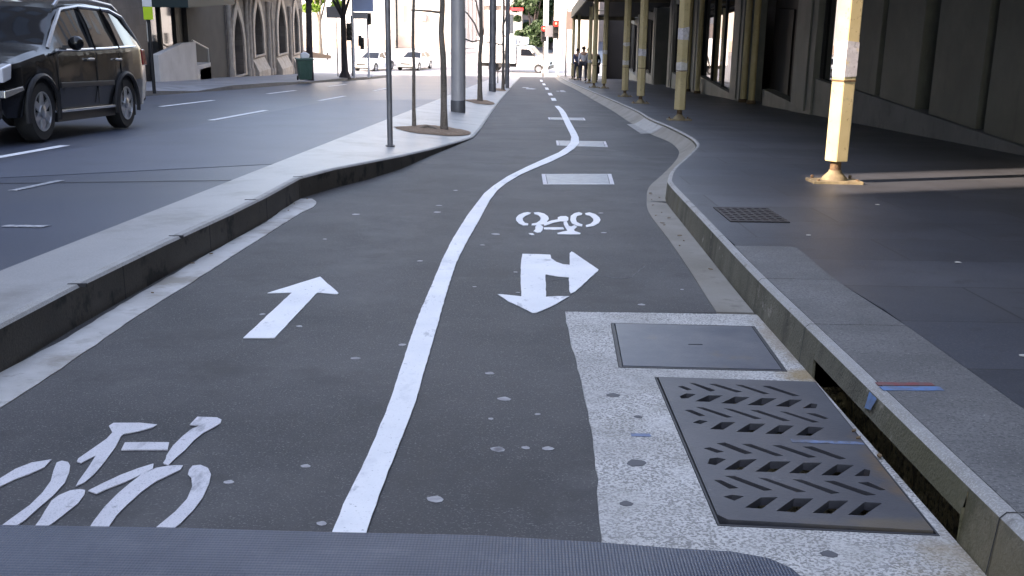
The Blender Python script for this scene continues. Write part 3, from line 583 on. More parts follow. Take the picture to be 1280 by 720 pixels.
# concrete apron round grate and cover
g = TRACE['gratebig']; cv = TRACE['coverbig']
gh = [(.425,3.425),(.963,3.40),(.940,2.205),(.44,2.235)]
ch = [(cv[0][0]-.006,cv[0][1]+.006),(cv[1][0]+.006,cv[1][1]+.006),(cv[2][0]+.006,cv[2][1]-.006),(cv[3][0]-.006,cv[3][1]-.006)]
ap_poly = apL[:-1] + [(.966,.6),(.966,2.2),(.9668,3.42),(.966,4.38),(.81,4.382),(.5,4.379)]
mb = MB().drape(ap_poly,.006,.03, [gh, ch]); struct(mb.build('concrete_apron', M['apron']))
# ================================================================== DRAIN GRATE AND COVERS
def quad_shrink(q, d):
    c = Vector((sum(p[0] for p in q)/4, sum(p[1] for p in q)/4)); out = []
    for p in q:
        v = Vector(p)-c; out.append((c.x+v.x*(1-d/abs(v.x)), c.y+v.y*(1-d/abs(v.y))))
    return out
t = thing('drain_grate',(.7,2.8,G(2.8)), 'grey steel grate with herringbone slots beside the kerb inlet', 'drain grate')
gp = [(g[0][0]+.004,g[0][1]),(.955,3.385),(.929,2.222),(g[3][0]+.02,g[3][1]-.008),(g[3][0],g[3][1]+.02)]
def fat(q, k=1.0):
    c = Vector((sum(p[0] for p in q)/4, sum(p[1] for p in q)/4)); return [tuple(c+(Vector(p)-c)*k) for p in q]
holes = [fat(TRACE[k]) for k in sorted(TRACE) if k.startswith('slot')]
def grow(q, d):
    q = [Vector(p) for p in q]; n = len(q); ar = sum(q[i].x*q[(i+1)%n].y-q[(i+1)%n].x*q[i].y for i in range(n)); sg = 1 if ar > 0 else -1; out = []
    for i in range(n):
        a = (q[i]-q[i-1]).normalized(); b = (q[(i+1)%n]-q[i]).normalized()
        na = Vector((a.y,-a.x))*sg; nb = Vector((b.y,-b.x))*sg; m_ = na+nb
        m_ = m_/max(m_.length_squared/2,.5); out.append(tuple(q[i]+m_*d))
    return out
holes = [grow(h,.0028) for h in holes]
mb = MB().drape(gp,.012,.022, holes); wpart(mb, 'slotted_plate', M['grate_steel'], t)
rim = [(.427,3.423),(.9625,3.398),(.939,2.207),(.442,2.237)]
mb = MB().drape(rim,.007,.05, [[(p[0]+(.7-p[0])*.018,p[1]+(2.8-p[1])*.012) for p in rim]]); wpart(mb, 'frame', M['steel_rim'], t)
q = quad_shrink(cv,.012)
t = thing('access_cover',(.6,3.85,G(3.85)), 'flat dark grey steel cover set in pale concrete behind the drain grate', 'manhole cover')
mb = MB().drape([tuple(p) for p in q],.009,.02, [[(.60,3.86),(.655,3.863),(.655,3.85),(.60,3.847)]]); wpart(mb, 'cover_plate', M['steel'], t)
mb = MB().drape([tuple(p) for p in quad_shrink(cv,-.004)],.0075,.02, [quad_shrink(cv,.008)]); wpart(mb, 'frame', M['steel_rim'], t)

def lane_cover(key, label, fr=.035, dz=.004):
    q = TRACE[key]; cx = sum(p[0] for p in q)/4; cy = sum(p[1] for p in q)/4
    t = thing('access_cover',(cx,cy,G(cy)), label, 'manhole cover', 'access covers in the cycle lane')
    mb = MB().drape(q, dz+.001,.004, [quad_shrink(q, fr)]); wpart(mb, 'frame', M['paint_worn'], t)
    qi = quad_shrink(q, fr+.006)
    mb = MB().drape(qi, dz,.004); wpart(mb, 'cover_plate', M['cov_pale'], t)
    return t
lane_cover('cov1', 'white edged rectangular cover in the lane just beyond the bicycle symbol, nearest of three')
lane_cover('cov2', 'pale framed rectangular cover crossed by the bend of the white line',.03,.003)
lane_cover('cov3', 'faint framed cover under the far end of the solid line',.03,.003)
mb = MB(); ky = [16.2+.25*k for k in range(11)]
for y in ky:
    xo = at_y(grs,y); xi = at_y(base,y)
    mb.v += [(1.62,y,G(y)+.007),(xo,y,G(y)+.012),(lerp(xo,xi,.5),y,G(y)+.058),(xi-.012,y,G(y)+.119)]
for k in range(10):
    for j in range(3): mb.f.append((4*k+j,4*k+4+j,4*k+5+j,4*k+1+j))
own(mb, 'gutter_cover', M['kerb_edge'], 'pale slab covering the brown gutter where the kerb curves out', 'gutter cover')
# iron grid in the footpath
q = TRACE['fpdrain']
t = thing('footpath_drain',(1.33,6.45,G(6.45)+.15), 'small brown iron drain grid set in the dark footpath', 'drain grate')
x0,x1,y0,y1 = 1.155,1.50,6.12,6.74
mb = MB().drape([(x0,y0),(x1,y0),(x1,y1),(x0,y1)],.1535,.003); wpart(mb, 'tray', M['slot'], t)
mb = MB()
for k in range(9): yy = lerp(y0+.01,y1-.04,k/8); mb.drape([(x0,yy),(x1,yy),(x1,yy+.032),(x0,yy+.032)],.158,.004)
for k in range(8): xx = lerp(x0,x1-.018,k/7); mb.drape([(xx,y0),(xx+.018,y0),(xx+.018,y1),(xx,y1)],.1565,.003)
wpart(mb, 'grid', M['iron_brown'], t)

# ================================================================== PAINTED MARKINGS
def mark(polys, name, m, label, cat, group=None, dz=.0045):
    mb = MB()
    for p in polys:
        if min(q[1] for q in p) < 14: p = jag(list(p)+[p[0]],.0013,.05)[:-1]
        mb.drape(p, dz,.003)
    return own(mb, name, m, label, cat, group)
ln = TRACE['line']; ln = [(-.432,1.85)]+ln+[(ln[-1][0]+.005,1.85)]
mark([ln], 'centre_line', M['paint'], 'solid white line winding down the middle of the cycle lane', 'lane line', dz=.0065)
for (y0,y1,x0,x1), lab in zip([(29.8,32.0,.52,.56),(34.5,37.2,.50,.53),(41.5,45.0,.47,.51),(49.5,53.5,.43,.46),(58.5,64,.37,.40)],
        ['first white dash beyond the end of the solid lane line','second white dash beyond the solid lane line','third white dash beyond the solid lane line','fourth white dash beyond the solid lane line','farthest white dash of the cycle lane before the crossing']):
    mark([[(x0-.02,y0),(x0+.11,y0),(x1+.07,y1),(x1-.06,y1)]], 'lane_dash', M['paint'], lab, 'lane line', 'white dashes in the cycle lane')
mark([TRACE[k] for k in TRACE if k.startswith('bikeL')], 'bicycle_symbol', M['paint_worn'], 'large worn white bicycle symbol at the lower left of the lane', 'road symbol', 'bicycle symbols painted in the lane')
mark([TRACE[k] for k in TRACE if k.startswith('bikeR')], 'bicycle_symbol', M['paint'], 'upside down white bicycle symbol above the two-headed arrow', 'road symbol', 'bicycle symbols painted in the lane')
mark([TRACE['arrowL']], 'direction_arrow', M['paint'], 'straight white arrow pointing away left of the centre line', 'road arrow')
mark([TRACE['arrowR']], 'direction_arrow', M['paint'], 'two-headed white arrow pointing near and right', 'road arrow')
mark([[(-.32,42),(-.05,41.6),(.1,42.4),(-.1,43.8),(-.3,43.4)],[(-.5,44.2),(-.25,43.6),(-.2,45),(-.45,45.2)]], 'faded_symbol', M['paint_faded'], 'faint worn symbol far along the left half of the cycle lane', 'road symbol')
mark([[(.95,38.5),(1.15,38.6),(1.12,41),(.98,40.9)],[(.82,39.2),(.93,39.2),(.93,40),(.82,40)]], 'faded_symbol', M['paint_faded'], 'faint worn symbol far along the right half of the cycle lane', 'road symbol')
rm = [(-5.62,-5.50,9.6,12.6,'white lane dash on the road nearest the black car'),
      (-5.54,-5.42,18.2,22.0,'white lane dash behind the black car'),
      (-5.54,-5.42,27.5,31.3,'third white dash of the lane line behind the black car'),
      (-5.54,-5.42,37,41,'fourth white dash of the lane line behind the black car'),
      (-8.05,-7.92,32.4,36.2,'white dash of the outer traffic lane near the bin'),
      (-8.05,-7.92,42,46,'white dash of the outer traffic lane beside the green bin'),
      (-8.05,-7.92,23,26.8,'white dash of the outer traffic lane behind the car')]
for x0,x1,y0,y1,lab in rm:
    mark([[(x0,y0),(x1,y0),(x1,y1),(x0,y1)]], 'lane_dash', M['paint'], lab, 'lane line', 'white dashes on the road', dz=.001)
mark([[(-4.13,8.25),(-4.06,8.25),(-4.0,9.0),(-4.07,9.0)]], 'short_mark', M['paint_faded'], 'short faint white tick on the road left of the island', 'road marking', dz=.001)
mark([[(-3.3,6.45),(-3.05,6.45),(-3.02,6.53),(-3.3,6.52)]], 'short_mark', M['paint_faded'], 'pale scuff on the near road beside the island kerb', 'road marking', dz=.001)
# resealed strip and thin tar joints on the road
mb = MB().drape([(-5.3,8.6),(-2.28,11.0),(-2.28,30),(-5.2,28)],-.002,.002); struct(mb.build('resealed_strip', M['road_patch']))
mb = MB()
for p, q in (((-5.6,8.4),(-2.3,9.3)),):
    d = (Vector(q)-Vector(p)).normalized(); nn = Vector((-d.y,d.x))*.014
    mb.drape([tuple(Vector(p)+nn),tuple(Vector(q)+nn),tuple(Vector(q)-nn),tuple(Vector(p)-nn)],.0005,.002)
tag(mb.build('tar_joints', M['tar']), kind='structure')
# survey paint
def strip(p, q, w, dz, m, label, name='survey_mark'):
    p, q = Vector(p), Vector(q); d = (q-p).normalized(); nn = Vector((-d.y,d.x))*w/2
    pts = jag([tuple(p+nn),tuple(q+nn),tuple(q-nn),tuple(p-nn)],.002,.02)
    mb = MB().drape(pts, dz,.001); return own(mb, name, m, label, 'paint mark', 'sprayed survey marks by the drain')
strip((1.0,2.915),(1.165,2.922),.03,.1535, M['redpaint'], 'red sprayed line on the kerb top above the drain inlet')
strip((1.0,2.872),(1.175,2.88),.036,.1535, M['bluepaint'], 'blue sprayed line on the kerb top beside the red one')
strip((.74,2.80),(.94,2.79),.022,.0135, M['bluefaint'], 'faint blue line across the steel drain grate')
strip((.295,2.84),(.35,2.838),.025,.008, M['bluefaint'], 'small blue dab on the speckled concrete apron')
mb = MB().add([(.9655,2.83,G(2.83)+.10),(.9655,2.88,G(2.88)+.09),(.9775,2.89,G(2.89)+.137),(.9775,2.82,G(2.82)+.137)], [(0,1,2,3)])
mb.v = [(x-.003,y,z) for x,y,z in mb.v]
own(mb, 'survey_mark', M['bluepaint'], 'blue paint dripping down the kerb face under the blue line', 'paint mark', 'sprayed survey marks by the drain')
# chewing gum
def gum(x, y, r, dz, m, label, group, name='gum_spot'):
    n = 9; ph = random.random()*6
    pts = [(x+math.cos(2*PI*k/n)*r*(1+.18*math.sin(2*2*PI*k/n+ph)), y+math.sin(2*PI*k/n)*r*(1+.15*math.cos(3*2*PI*k/n+ph))) for k in range(n)]
    own(MB().drape(pts, dz,.001), name, m, label, 'gum spot', group)
for i,(x, y) in enumerate(TRACE['gum']):
    gum(x, y, random.choice([.009,.012,.015,.02]) * (1 if y < 6 else 1.4),.0015 if not (-.5<x<-.3 and False) else .008, M['gum'], 'pale flattened chewing gum spot on the cycle lane asphalt', 'chewing gum spots on the cycle lane')
for x, y, r in ((.27,3.21,.02),(.29,2.62,.025),(.66,2.10,.017),(.33,3.0,.012),(.24,2.35,.015)):
    gum(x, y, r,.0075, M['gumdark'], 'dark round gum spot on the speckled concrete apron', 'dark gum spots on the apron')
def lit(x, y, r, label):
    n = 7; pts = [(x+math.cos(2*PI*k/n)*r*random.uniform(.6,1.2), y+math.sin(2*PI*k/n)*r*random.uniform(.5,1.0)) for k in range(n)]
    own(MB().drape(pts,.157,.003), 'litter', M['litter'], label, 'litter', 'small scraps on the footpath')
lit(1.35,2.28,.017,'white scrap lying on the kerb coping near the drain')
lit(1.49,5.65,.014,'white scrap on the footpath in front of the iron drain grid')
lit(1.57,3.25,.014,'white scrap on the dark footpath beside the coping')
lit(2.28,7.0,.018,'pale scrap on the footpath in front of the sunlit post')
lit(2.0,4.9,.016,'brown leaf scrap in the middle of the dark footpath')

random.seed(77)
for k in range(26):
    left = k % 3 == 0; y = random.uniform(2.1,9.0)
    x = -1.74+random.uniform(0,.05) if left else at_y(grs,y)+random.uniform(.02,.13)
    if 2.1 < y < 4.4 and not left: x = .955-random.uniform(0,.02)
    rr = random.uniform(.005,.011); n = 6; a0 = random.random()*6
    pts = [(x+math.cos(a0+2*PI*j/n)*rr*(1.5 if j % 3 == 0 else .7), y+math.sin(a0+2*PI*j/n)*rr*(1.5 if j % 3 == 0 else .7)) for j in range(n)]
    own(MB().drape(pts,.0165,.004), 'leaf_scrap', M['leafscrap'], 'small dry brown scrap lying in the gutter at the foot of the kerb', 'litter', 'dry scraps along the gutters')
# ================================================================== ISLAND
N = len(kl); LX = -2.25
st = []
for a, b, za, zb in zip(kl[:-1], kl[1:], klz[:-1], klz[1:]):
    n = max(1, int((b.y-a.y)/1.2))
    for k in range(n): t_ = k/n; st.append((a.lerp(b,t_), lerp(za,zb,t_)))
st.append((kl[-1], klz[-1]))
mbt = MB(); mbf = MB(); mbe = MB()
for (p, z),(q, w) in zip(st[:-1], st[1:]):
    o = len(mbt.v); mbt.v += [(LX,p.y,G(p.y)+.15),(LX,q.y,G(q.y)+.15),(q.x-.05,q.y,G(q.y)+w),(p.x-.05,p.y,G(p.y)+z)]; mbt.f.append((o,o+1,o+2,o+3))
    o = len(mbe.v); mbe.v += [(p.x-.05,p.y,G(p.y)+z),(q.x-.05,q.y,G(q.y)+w),(q.x-.01,q.y,G(q.y)+w),(p.x-.01,p.y,G(p.y)+z),(q.x,q.y,G(q.y)+max(w-.012,-.004)),(p.x,p.y,G(p.y)+max(z-.012,-.004))]
    mbe.f += [(o,o+1,o+2,o+3),(o+3,o+2,o+4,o+5)]
    o = len(mbf.v); mbf.v += [(q.x,q.y,G(q.y)+w-.012),(p.x,p.y,G(p.y)+z-.012),(p.x,p.y,G(p.y)-.03),(q.x,q.y,G(q.y)-.03)]; mbf.f.append((o,o+1,o+2,o+3))
    o = len(mbf.v); mbf.v += [(LX,q.y,G(q.y)+.15),(LX,p.y,G(p.y)+.15),(LX,p.y,G(p.y)-.03),(LX,q.y,G(q.y)-.03)]; mbf.f.append((o,o+1,o+2,o+3))
p, z = st[-1]; o = len(mbf.v); mbf.v += [(LX,p.y,G(p.y)+.15),(p.x,p.y,G(p.y)+z),(p.x,p.y,G(p.y)-.03),(LX,p.y,G(p.y)-.03)]; mbf.f.append((o,o+1,o+2,o+3))
struct(mbt.build('traffic_island', M['island'], smooth=True)); struct(mbe.build('island_kerb_edge', M['kerb_edge'], smooth=True)); struct(mbf.build('island_kerb_face', M['kerb_dark'], smooth=True))
def island_z(x, y):
    for (p, z),(q, w) in zip(st[:-1], st[1:]):
        if p.y <= y <= q.y:
            t_ = (y-p.y)/(q.y-p.y); e = lerp(p.x,q.x,t_); return G(y)+lerp(.15, lerp(z,w,t_),(x-LX)/(e-LX))
    return G(y)+.1
# joints of the island slabs
mb = MB()
def joint_line(y, slant=0.0):
    for (p, z),(q, w) in zip(st[:-1], st[1:]):
        if p.y <= y < q.y:
            x1 = lerp(p.x,q.x,(y-p.y)/(q.y-p.y))-.01; h = .002; o = len(mb.v)
            mb.v += [(LX,y,island_z(LX,y)+h),(x1,y+slant,island_z(x1,y+slant)+h),(x1,y+slant+.008,island_z(x1,y+slant)+h),(LX,y+.008,island_z(LX,y)+h)]; mb.f.append((o,o+1,o+2,o+3))
for y in (17.5,19.5,23,25,29,33): joint_line(y)
for y in (3.3,4.05,5.25,6.7,8.1):
    mb.drape([(-1.835,y),(-1.765,y+.006),(-1.765,y+.02),(-1.835,y+.008)],.1625,.014)
struct(mb.build('island_joints', M['joint']))
def bed(pts, label, h=.02):
    ring = [p+Vector((random.uniform(-.03,.03),random.uniform(-.05,.05))) for p in smoothline([Vector(p) for p in pts]+[Vector(pts[0])],5)[:-1]]
    mb = MB(); c = Vector((sum(p.x for p in ring)/len(ring), sum(p.y for p in ring)/len(ring)))
    for k, s_ in enumerate((1,.82,.5,.2)):
        for p in ring:
            q = c+(p-c)*s_; mb.v.append((q.x,q.y,island_z(q.x,q.y)+.004+(0 if k==0 else h*(.6+.4*k/3)+random.uniform(-.006,.006))))
    n = len(ring)
    for k in range(3):
        for i in range(n): mb.f.append((k*n+i,k*n+(i+1)%n,(k+1)*n+(i+1)%n,(k+1)*n+i))
    mb.f.append(tuple(range(3*n,4*n)))
    own(mb, 'mulch_bed', M['mulch'], label, 'tree bed', 'mulched tree beds on the island', smooth=True)
bed([(-1.95,15.0),(-1.62,16.1),(-1.3,16.2),(-.98,15.8),(-.93,14.9),(-1.27,14.4),(-1.7,14.45)], 'brown gravel bed round the two nearest saplings on the island')
bed([(-1.75,26.6),(-1.45,28),(-1.05,27.4),(-.98,26.0),(-1.3,25.4)], 'brown gravel bed round the sapling behind the thick grey pole')
bed([(-1.6,38.6),(-1.3,40.2),(-1.03,39.4),(-1.0,37.8),(-1.3,37.3)], 'brown gravel bed farthest along the island')

# ================================================================== POLES AND SAPLINGS ON THE ISLAND
def branchy(mb, base, top, r0, r1, nseg=8, wob=.02):
    pts = []; rr = []
    b = Vector(base); t_ = Vector(top)
    for k in range(nseg+1):
        u = k/nseg; p = b.lerp(t_, u)
        if 0 < k: p += Vector((random.uniform(-wob,wob), random.uniform(-wob,wob),0))
        pts.append(p); rr.append(lerp(r0,r1,u))
    rr[0] *= 1.25
    mb.tube(pts, rr,8); return pts
def sapling(x, y, r, h, label, branches=(), lean=(0,0), m='bark', grp='saplings on the island', seed=1, twigs=9):
    random.seed(seed); z = island_z(x, y)-.02
    t_ = thing('young_tree',(x,y,z), label, 'tree', grp)
    mb = MB(); pts = branchy(mb,(0,0,0),(lean[0],lean[1],h), r, r*.45,12, r*.3)
    mb.build('trunk', M[m], t_, smooth=True)
    for (hh, dx, dy, dz, br) in branches:
        b2 = MB(); k = min(len(pts)-1, int(hh/h*12)); p = pts[k].lerp(pts[min(k+1,12)], hh/h*12-k)
        b2.tube([p, p+Vector((dx*.35,dy*.35,dz*.55)), p+Vector((dx*.7,dy*.7,dz*.85)), p+Vector((dx,dy,dz))], [br,br*.9,br*.75,br*.5],7)
        b2.build('limb', M[m], t_, smooth=True)
    # crown well above the picture: thin twigs with leaves
    cr = MB(); lf = MB()
    for k in range(twigs):
        a = random.random()*2*PI; u = random.uniform(.6,1); p = Vector((lean[0]*u,lean[1]*u,h*u)); L = random.uniform(.5,1.1)
        q = p+Vector((math.cos(a)*L,math.sin(a)*L,random.uniform(.4,1.1)))+Vector((0,0,.5)); mid = p.lerp(q,.5)+Vector((0,0,-.08))
        cr.tube([p,mid,q], [.014,.01,.004],5)
        for j in range(26):
            c = p.lerp(q, random.uniform(.3,1.05))+Vector([random.gauss(0,.13) for _ in range(3)])
            add_leaf(lf, c,.055)
    cr.build('twigs', M[m], t_); lf.build('leaves', M['leafy'], t_)
    return t_
def add_leaf(mb, c, s):
    n = Vector([random.gauss(0,1) for _ in range(3)]).normalized(); a = n.orthogonal().normalized(); b = n.cross(a)
    a = a*s*random.uniform(.7,1.3); b = b*s*random.uniform(.4,.8)
    o = len(mb.v); mb.v += [tuple(c-a), tuple(c-b), tuple(c+a), tuple(c+b)]; mb.f.append((o,o+1,o+2,o+3))
def pole(x, y, r, h, m, label, name='pole', cat='pole', band=None, grp=None):
    z = island_z(x, y); t_ = thing(name,(x,y,z), label, cat, grp)
    MB().lathe([(r,-.02),(r,h*.5),(r*.92,h)],20).build('shaft', M[m], t_, smooth=True)
    if band: MB().lathe([(r*1.06,-.02),(r*1.06,band),(r*1.001,band+.01)],20).build('base_sleeve', M['darkband'], t_, smooth=True)
    else: MB().lathe([(r*1.7,-.01),(r*1.7,.01),(r*1.1,.012)],16).build('base_ring', M['darkband'], t_)
    return t_
def stake(x, y, h, tx, ty, label):
    z = island_z(x, y)-.02; t_ = thing('tree_stake',(x,y,z), label, 'stake', 'timber stakes holding the saplings')
    MB().prism([(-.022,-.022),(.022,-.022),(.022,.022),(-.022,.022)],0, h).build('post', M['bark'], t_, bevel=.004)
    MB().tube([(0,0,h-.25),((tx-x)/2,(ty-y)/2,h-.32),(tx-x,ty-y,h-.27)],.018,6).build('tie', M['rubber'], t_, smooth=True)
stake(-1.72,26.9,1.75,-1.33,26.8,'timber stake left of the sapling between the two thick poles')
stake(-1.45,38.9,1.9,-1.10,38.6,'timber stake beside the dark sapling right of the second thick pole')
stake(-1.62,48.6,1.7,-1.25,48.5,'timber stake beside the farthest sapling on the island')
t = pole(-1.59,11.89,.031,3.6,'metalpole','thin grey galvanised pole standing alone nearest on the island', 'sign_pole', 'pole')
mb = MB().box(-.225,.225,-.012,-.032,2.75,3.35); o = mb.build('sign_plate', M['white'], t)
sapling(-1.72,15.5,.027,3.6,'thinner left sapling of the pair in the nearest gravel bed', [],(.02,0), seed=3)
sapling(-1.28,15.4,.048,4.2,'thicker right sapling of the pair in the nearest gravel bed', [(1.66,-.44,.05,.03,.018),(2.5,.4,.1,.5,.016)],(-.06,0), seed=5)
mb = MB(); z = island_z(-1.45,15.3)
# a fallen stick in the bed
mb.tube([(-1.62,15.2,z+.03),(-1.5,15.25,z+.06),(-1.36,15.2,z+.02)], [.015,.018,.01],6); own(mb, 'fallen_stick', M['bark'], 'short dark stick lying in the nearest gravel bed', 'stick', smooth=True)
pole(-1.46,20.86,.135,8,'smartpole','thick smooth grey pole behind the pair of saplings','light_pole','pole',band=.22)
sapling(-1.33,26.8,.06,4.6,'sapling with crooked side branches between the two thick poles', [(1.5,-.5,.1,.75,.022),(1.9,-.35,.2,.9,.02),(1.0,.1,.1,.8,.02)],(.03,0), seed=8, m='bark')
pole(-1.38,36.0,.115,8,'metalpole','second thick grey pole farther along the island','light_pole','pole',band=.25)
sapling(-1.10,38.6,.055,4.5,'dark sapling just right of the second thick pole', [(1.6,-.9,0,.1,.025),(2.2,.3,.1,.7,.02)],(-.02,0), seed=10, m='bark')
pole(-1.04,42.3,.075,6,'metalpole','slim dark pole at the far end of the island trees','sign_pole','pole')
sapling(-1.25,48.5,.06,5,'farthest sapling on the island before the crossing', [(2.0,-.6,0,.5,.02)],(0,0), seed=12, m='bark')

# ================================================================== AWNING POSTS
def hexpoly(r, ph=0): return [(r*math.cos(ph+PI/3*k), r*math.sin(ph+PI/3*k)) for k in range(6)]
def awning_post(x, y, top, label, r=.098, wraps=(), yaw=0):
    zg = G(y)+.15; h = top-zg
    t_ = thing('awning_post',(x,y,zg), label, 'post', 'cream awning posts along the footpath', rz=yaw)
    MB().box(-.19,.19,-.14,.14,-.01,.022, Matrix.Rotation(TILT,4,'X')).build('base_plate', M['plate'], t_, bevel=.004)
    for sx in (-1,1):
        for sy in (-1,1): MB().lathe([(.013,.01),(.013,.038),(.009,.042)],6, Matrix.Translation((sx*.15,sy*.10,0))).build('bolt', M['rustdark'], t_)
    MB().lathe([(.10,.015),(.095,.04),(.07,.065),(.05,.085),(.048,.10)],24).build('base_dome', M['plate'], t_, smooth=True)
    MB().lathe([(.042,.09),(.042,.20)],16).build('jack_stub', M['rustdark'], t_, smooth=True)
    mb = MB(); mb.prism(hexpoly(r,.27),.175, h); mb.build('sleeve', M['cream'], t_, bevel=.006)
    for (z0, z1, m, gr) in wraps:
        mb = MB(); hp = hexpoly(r+gr,.27); mb.prism(hp, z0, z1)
        o = mb.build('poster_wrap' if m == 'poster' else 'tape_band', M[m], t_)
        # ragged paper rim
        for v in o.data.vertices: v.co.z += random.uniform(-.02,.02)
    MB().prism(hexpoly(r+.004,.27),.785,.80).build('joint_band', M['rustdark'], t_)
    return t_
AWH = 3.4
AW = [(-14,40.6),(41.0,58.0)]     # the awnings fall with the street
def awz(y): return G(y)+AWH
PL = [(2.37,8.38,'sunlit cream hexagonal post nearest the viewer with a torn white poster',[(.825,1.085,'poster',.004)]),
      (2.36,17.5,'second cream post from the viewer with two pale paper patches',[(.78,.92,'tape',.004),(1.26,1.46,'poster',.003)]),
      (2.42,24.6,'third cream post along the kerb with one pale paper band',[(1.05,1.22,'poster',.003)]),
      (2.46,29.4,'fourth cream post with two small white taped spots',[(.85,.97,'tape',.003),(1.35,1.43,'tape',.003)]),
      (2.48,38.6,'cream post right of a close pair near the far awning',[(1.2,1.34,'tape',.003)]),
      (2.18,39.6,'cream post left of a close pair near the far awning',[]),
      (2.42,47.9,'slim post standing beside the walkers in the shade',[(.9,1.0,'tape',.003)]),
      (2.24,56.1,'post left of the walkers near the end of the arcade',[]),
      (2.03,57.7,'farthest cream post at the very end of the awning',[])]
for x, y, lab, wr in PL: awning_post(x, y, awz(y)+.02, lab, wraps=wr, r=.098 if y < 35 else .09)

# ================================================================== RIGHT BUILDING (arcade shopfronts)
RB = thing('arcade_building',(5.4,20,G(20)), 'dark grey green building with shopfronts behind the cream posts', 'building')
def rb(mb, name, m, **k): return wpart(mb, name, M[m], RB, **k)
WX = 5.2
def ybox(mb, x0, x1, y0, y1, z0, z1): return mb.box(x0,x1,y0,y1,z0,z1)
TOP = 16
# solid structure behind and above
rb(MB().box(6.6,14,-14,67,-6,TOP), 'rear_wall', 'plain')
mb = MB()
for a, b in ((-14,41.3),(41.3,67)): mb.prism([(a,G(a)+AWH+.4),(b,G(b)+AWH+.4),(b,TOP),(a,TOP)],5.35,6.6, 'x')
rb(mb, 'upper_wall', 'uppergrey')
# plinths with level tops, stepping down bay by bay
def gz(y): return G(y)+.15
bays = [  # y0, y1, sill z, kind, recess material
    (-14,-2,.35,'panels'),(-2,5.3,.1,'panels'),(5.3,18.3,-.56,'panels'),(18.6,20.2,-.60,'window'),(20.2,21.8,None,'pilaster'),(21.8,24.7,-1.22,'opening'),
    (24.7,27.3,None,'doorway'),(27.3,28.7,None,'pilaster'),(28.7,34.6,-1.72,'window'),(34.6,36.4,None,'pilaster'),
    (36.4,41.2,-2.15,'window'),(41.2,42.4,None,'pilaster'),(42.4,47,None,'opening2'),(47,48.2,None,'pilaster'),(48.2,54,-2.9,'window'),(54,55.5,None,'pilaster'),(55.5,61,-3.5,'window'),(61,67,None,'pilaster')]
for y0, y1, s_, kind in bays:
    zt_ = awz((y0+y1)/2)+.0
    if kind == 'panels':
        rb(MB().box(WX-.05,WX+.35,y0,y1,gz(y1)-.1,s_), 'plinth', 'dado', bevel=.01)
        n_edges = [y0]
        seams = {5.3:[5.3,7.0,8.7,10.6,12.55,12.75,14.35,14.85,16.45,16.65,18.3],-2:[-2,0,2,4,5.3],-14:[-14,-11,-8,-5,-2]}[y0 if y0 != 5.3 else 5.3]
        for a, b in zip(seams[:-1], seams[1:]):
            if b-a < .6: rb(MB().box(WX+.22,WX+.35,a,b,s_,zt_), 'dark_reveal', 'slot')
            else: rb(MB().box(WX,WX+.30,a+.018,b-.018,s_+.004,zt_), 'wall_panel', 'wallgrey', bevel=.008)
        rb(MB().box(WX+.30,WX+.45,y0,y1,s_,zt_), 'backing_wall', 'slot')
    elif kind == 'pilaster':
        rb(MB().box(WX-.06,WX+.5,y0,y1,gz(y1)-.1,zt_), 'pilaster', 'walllight', bevel=.012)
        rb(MB().box(WX-.09,WX-.06,lerp(y0,y1,.25),lerp(y0,y1,.75),gz(y0)+.02,zt_), 'pilaster_strip', 'walllight', bevel=.01)
    elif kind == 'window':
        rb(MB().box(WX-.02,WX+.4,y0,y1,gz(y1)-.1,s_), 'sill_wall', 'walllight', bevel=.01)
        rb(MB().box(WX+.10,WX+.12,y0,y1,s_,zt_-.35), 'shop_window', 'glass_r')
        n = max(1, round((y1-y0)/2.2))
        for k in range(n+1):
            yy = lerp(y0,y1-.09,k/n); rb(MB().box(WX+.06,WX+.098,yy,yy+.09,s_,zt_-.35), 'window_mullion', 'slot')
        rb(MB().box(WX,WX+.5,y0,y1,zt_-.35,zt_), 'window_head', 'wallgrey')
    elif kind == 'opening':
        rb(MB().box(WX-.02,WX+.25,y0,y1,gz(y1)-.1,s_), 'sill_wall', 'walllight', bevel=.01)
        rb(MB().box(WX+.9,WX+1.0,y0,y1,s_-.5,zt_), 'back_wall', 'brown')
    else:
        rb(MB().box(WX+.7,WX+.8,y0,y1,gz(y1)-.2,zt_), 'entry_wall', 'brown')
        rb(MB().box(WX+.66,WX+.695,y0+.5,y1-.6,gz(y1),gz(y0)+2.1), 'entry_door', 'brown', bevel=.01)
rb(MB().box(WX-.02,WX+.4,18.3,18.6,gz(18.6)-.1,awz(18)+.3), 'wall_return', 'wallgrey')
for y in (25.2,26.2,35.9,33.6):   # cream downpipes on the wall
    mb = MB().tube([(WX-.16,y,gz(y)-.02),(WX-.16,y,awz(y)+.02)],.075,12); rb(mb, 'downpipe', 'cream', smooth=True)
    rb(MB().lathe([(.11,0),(.11,.10),(.08,.12)],14, Matrix.Translation((WX-.16,y,gz(y)-.03))), 'pipe_shoe', 'rustdark')
rb(MB().box(3.9,5.4,62.0,62.4,-4.6,0.5), 'end_wall', 'leftbrown')
rb(MB().box(3.9,3.95,61.0,62.0,-4.6,.4), 'end_pilaster', 'walllight')
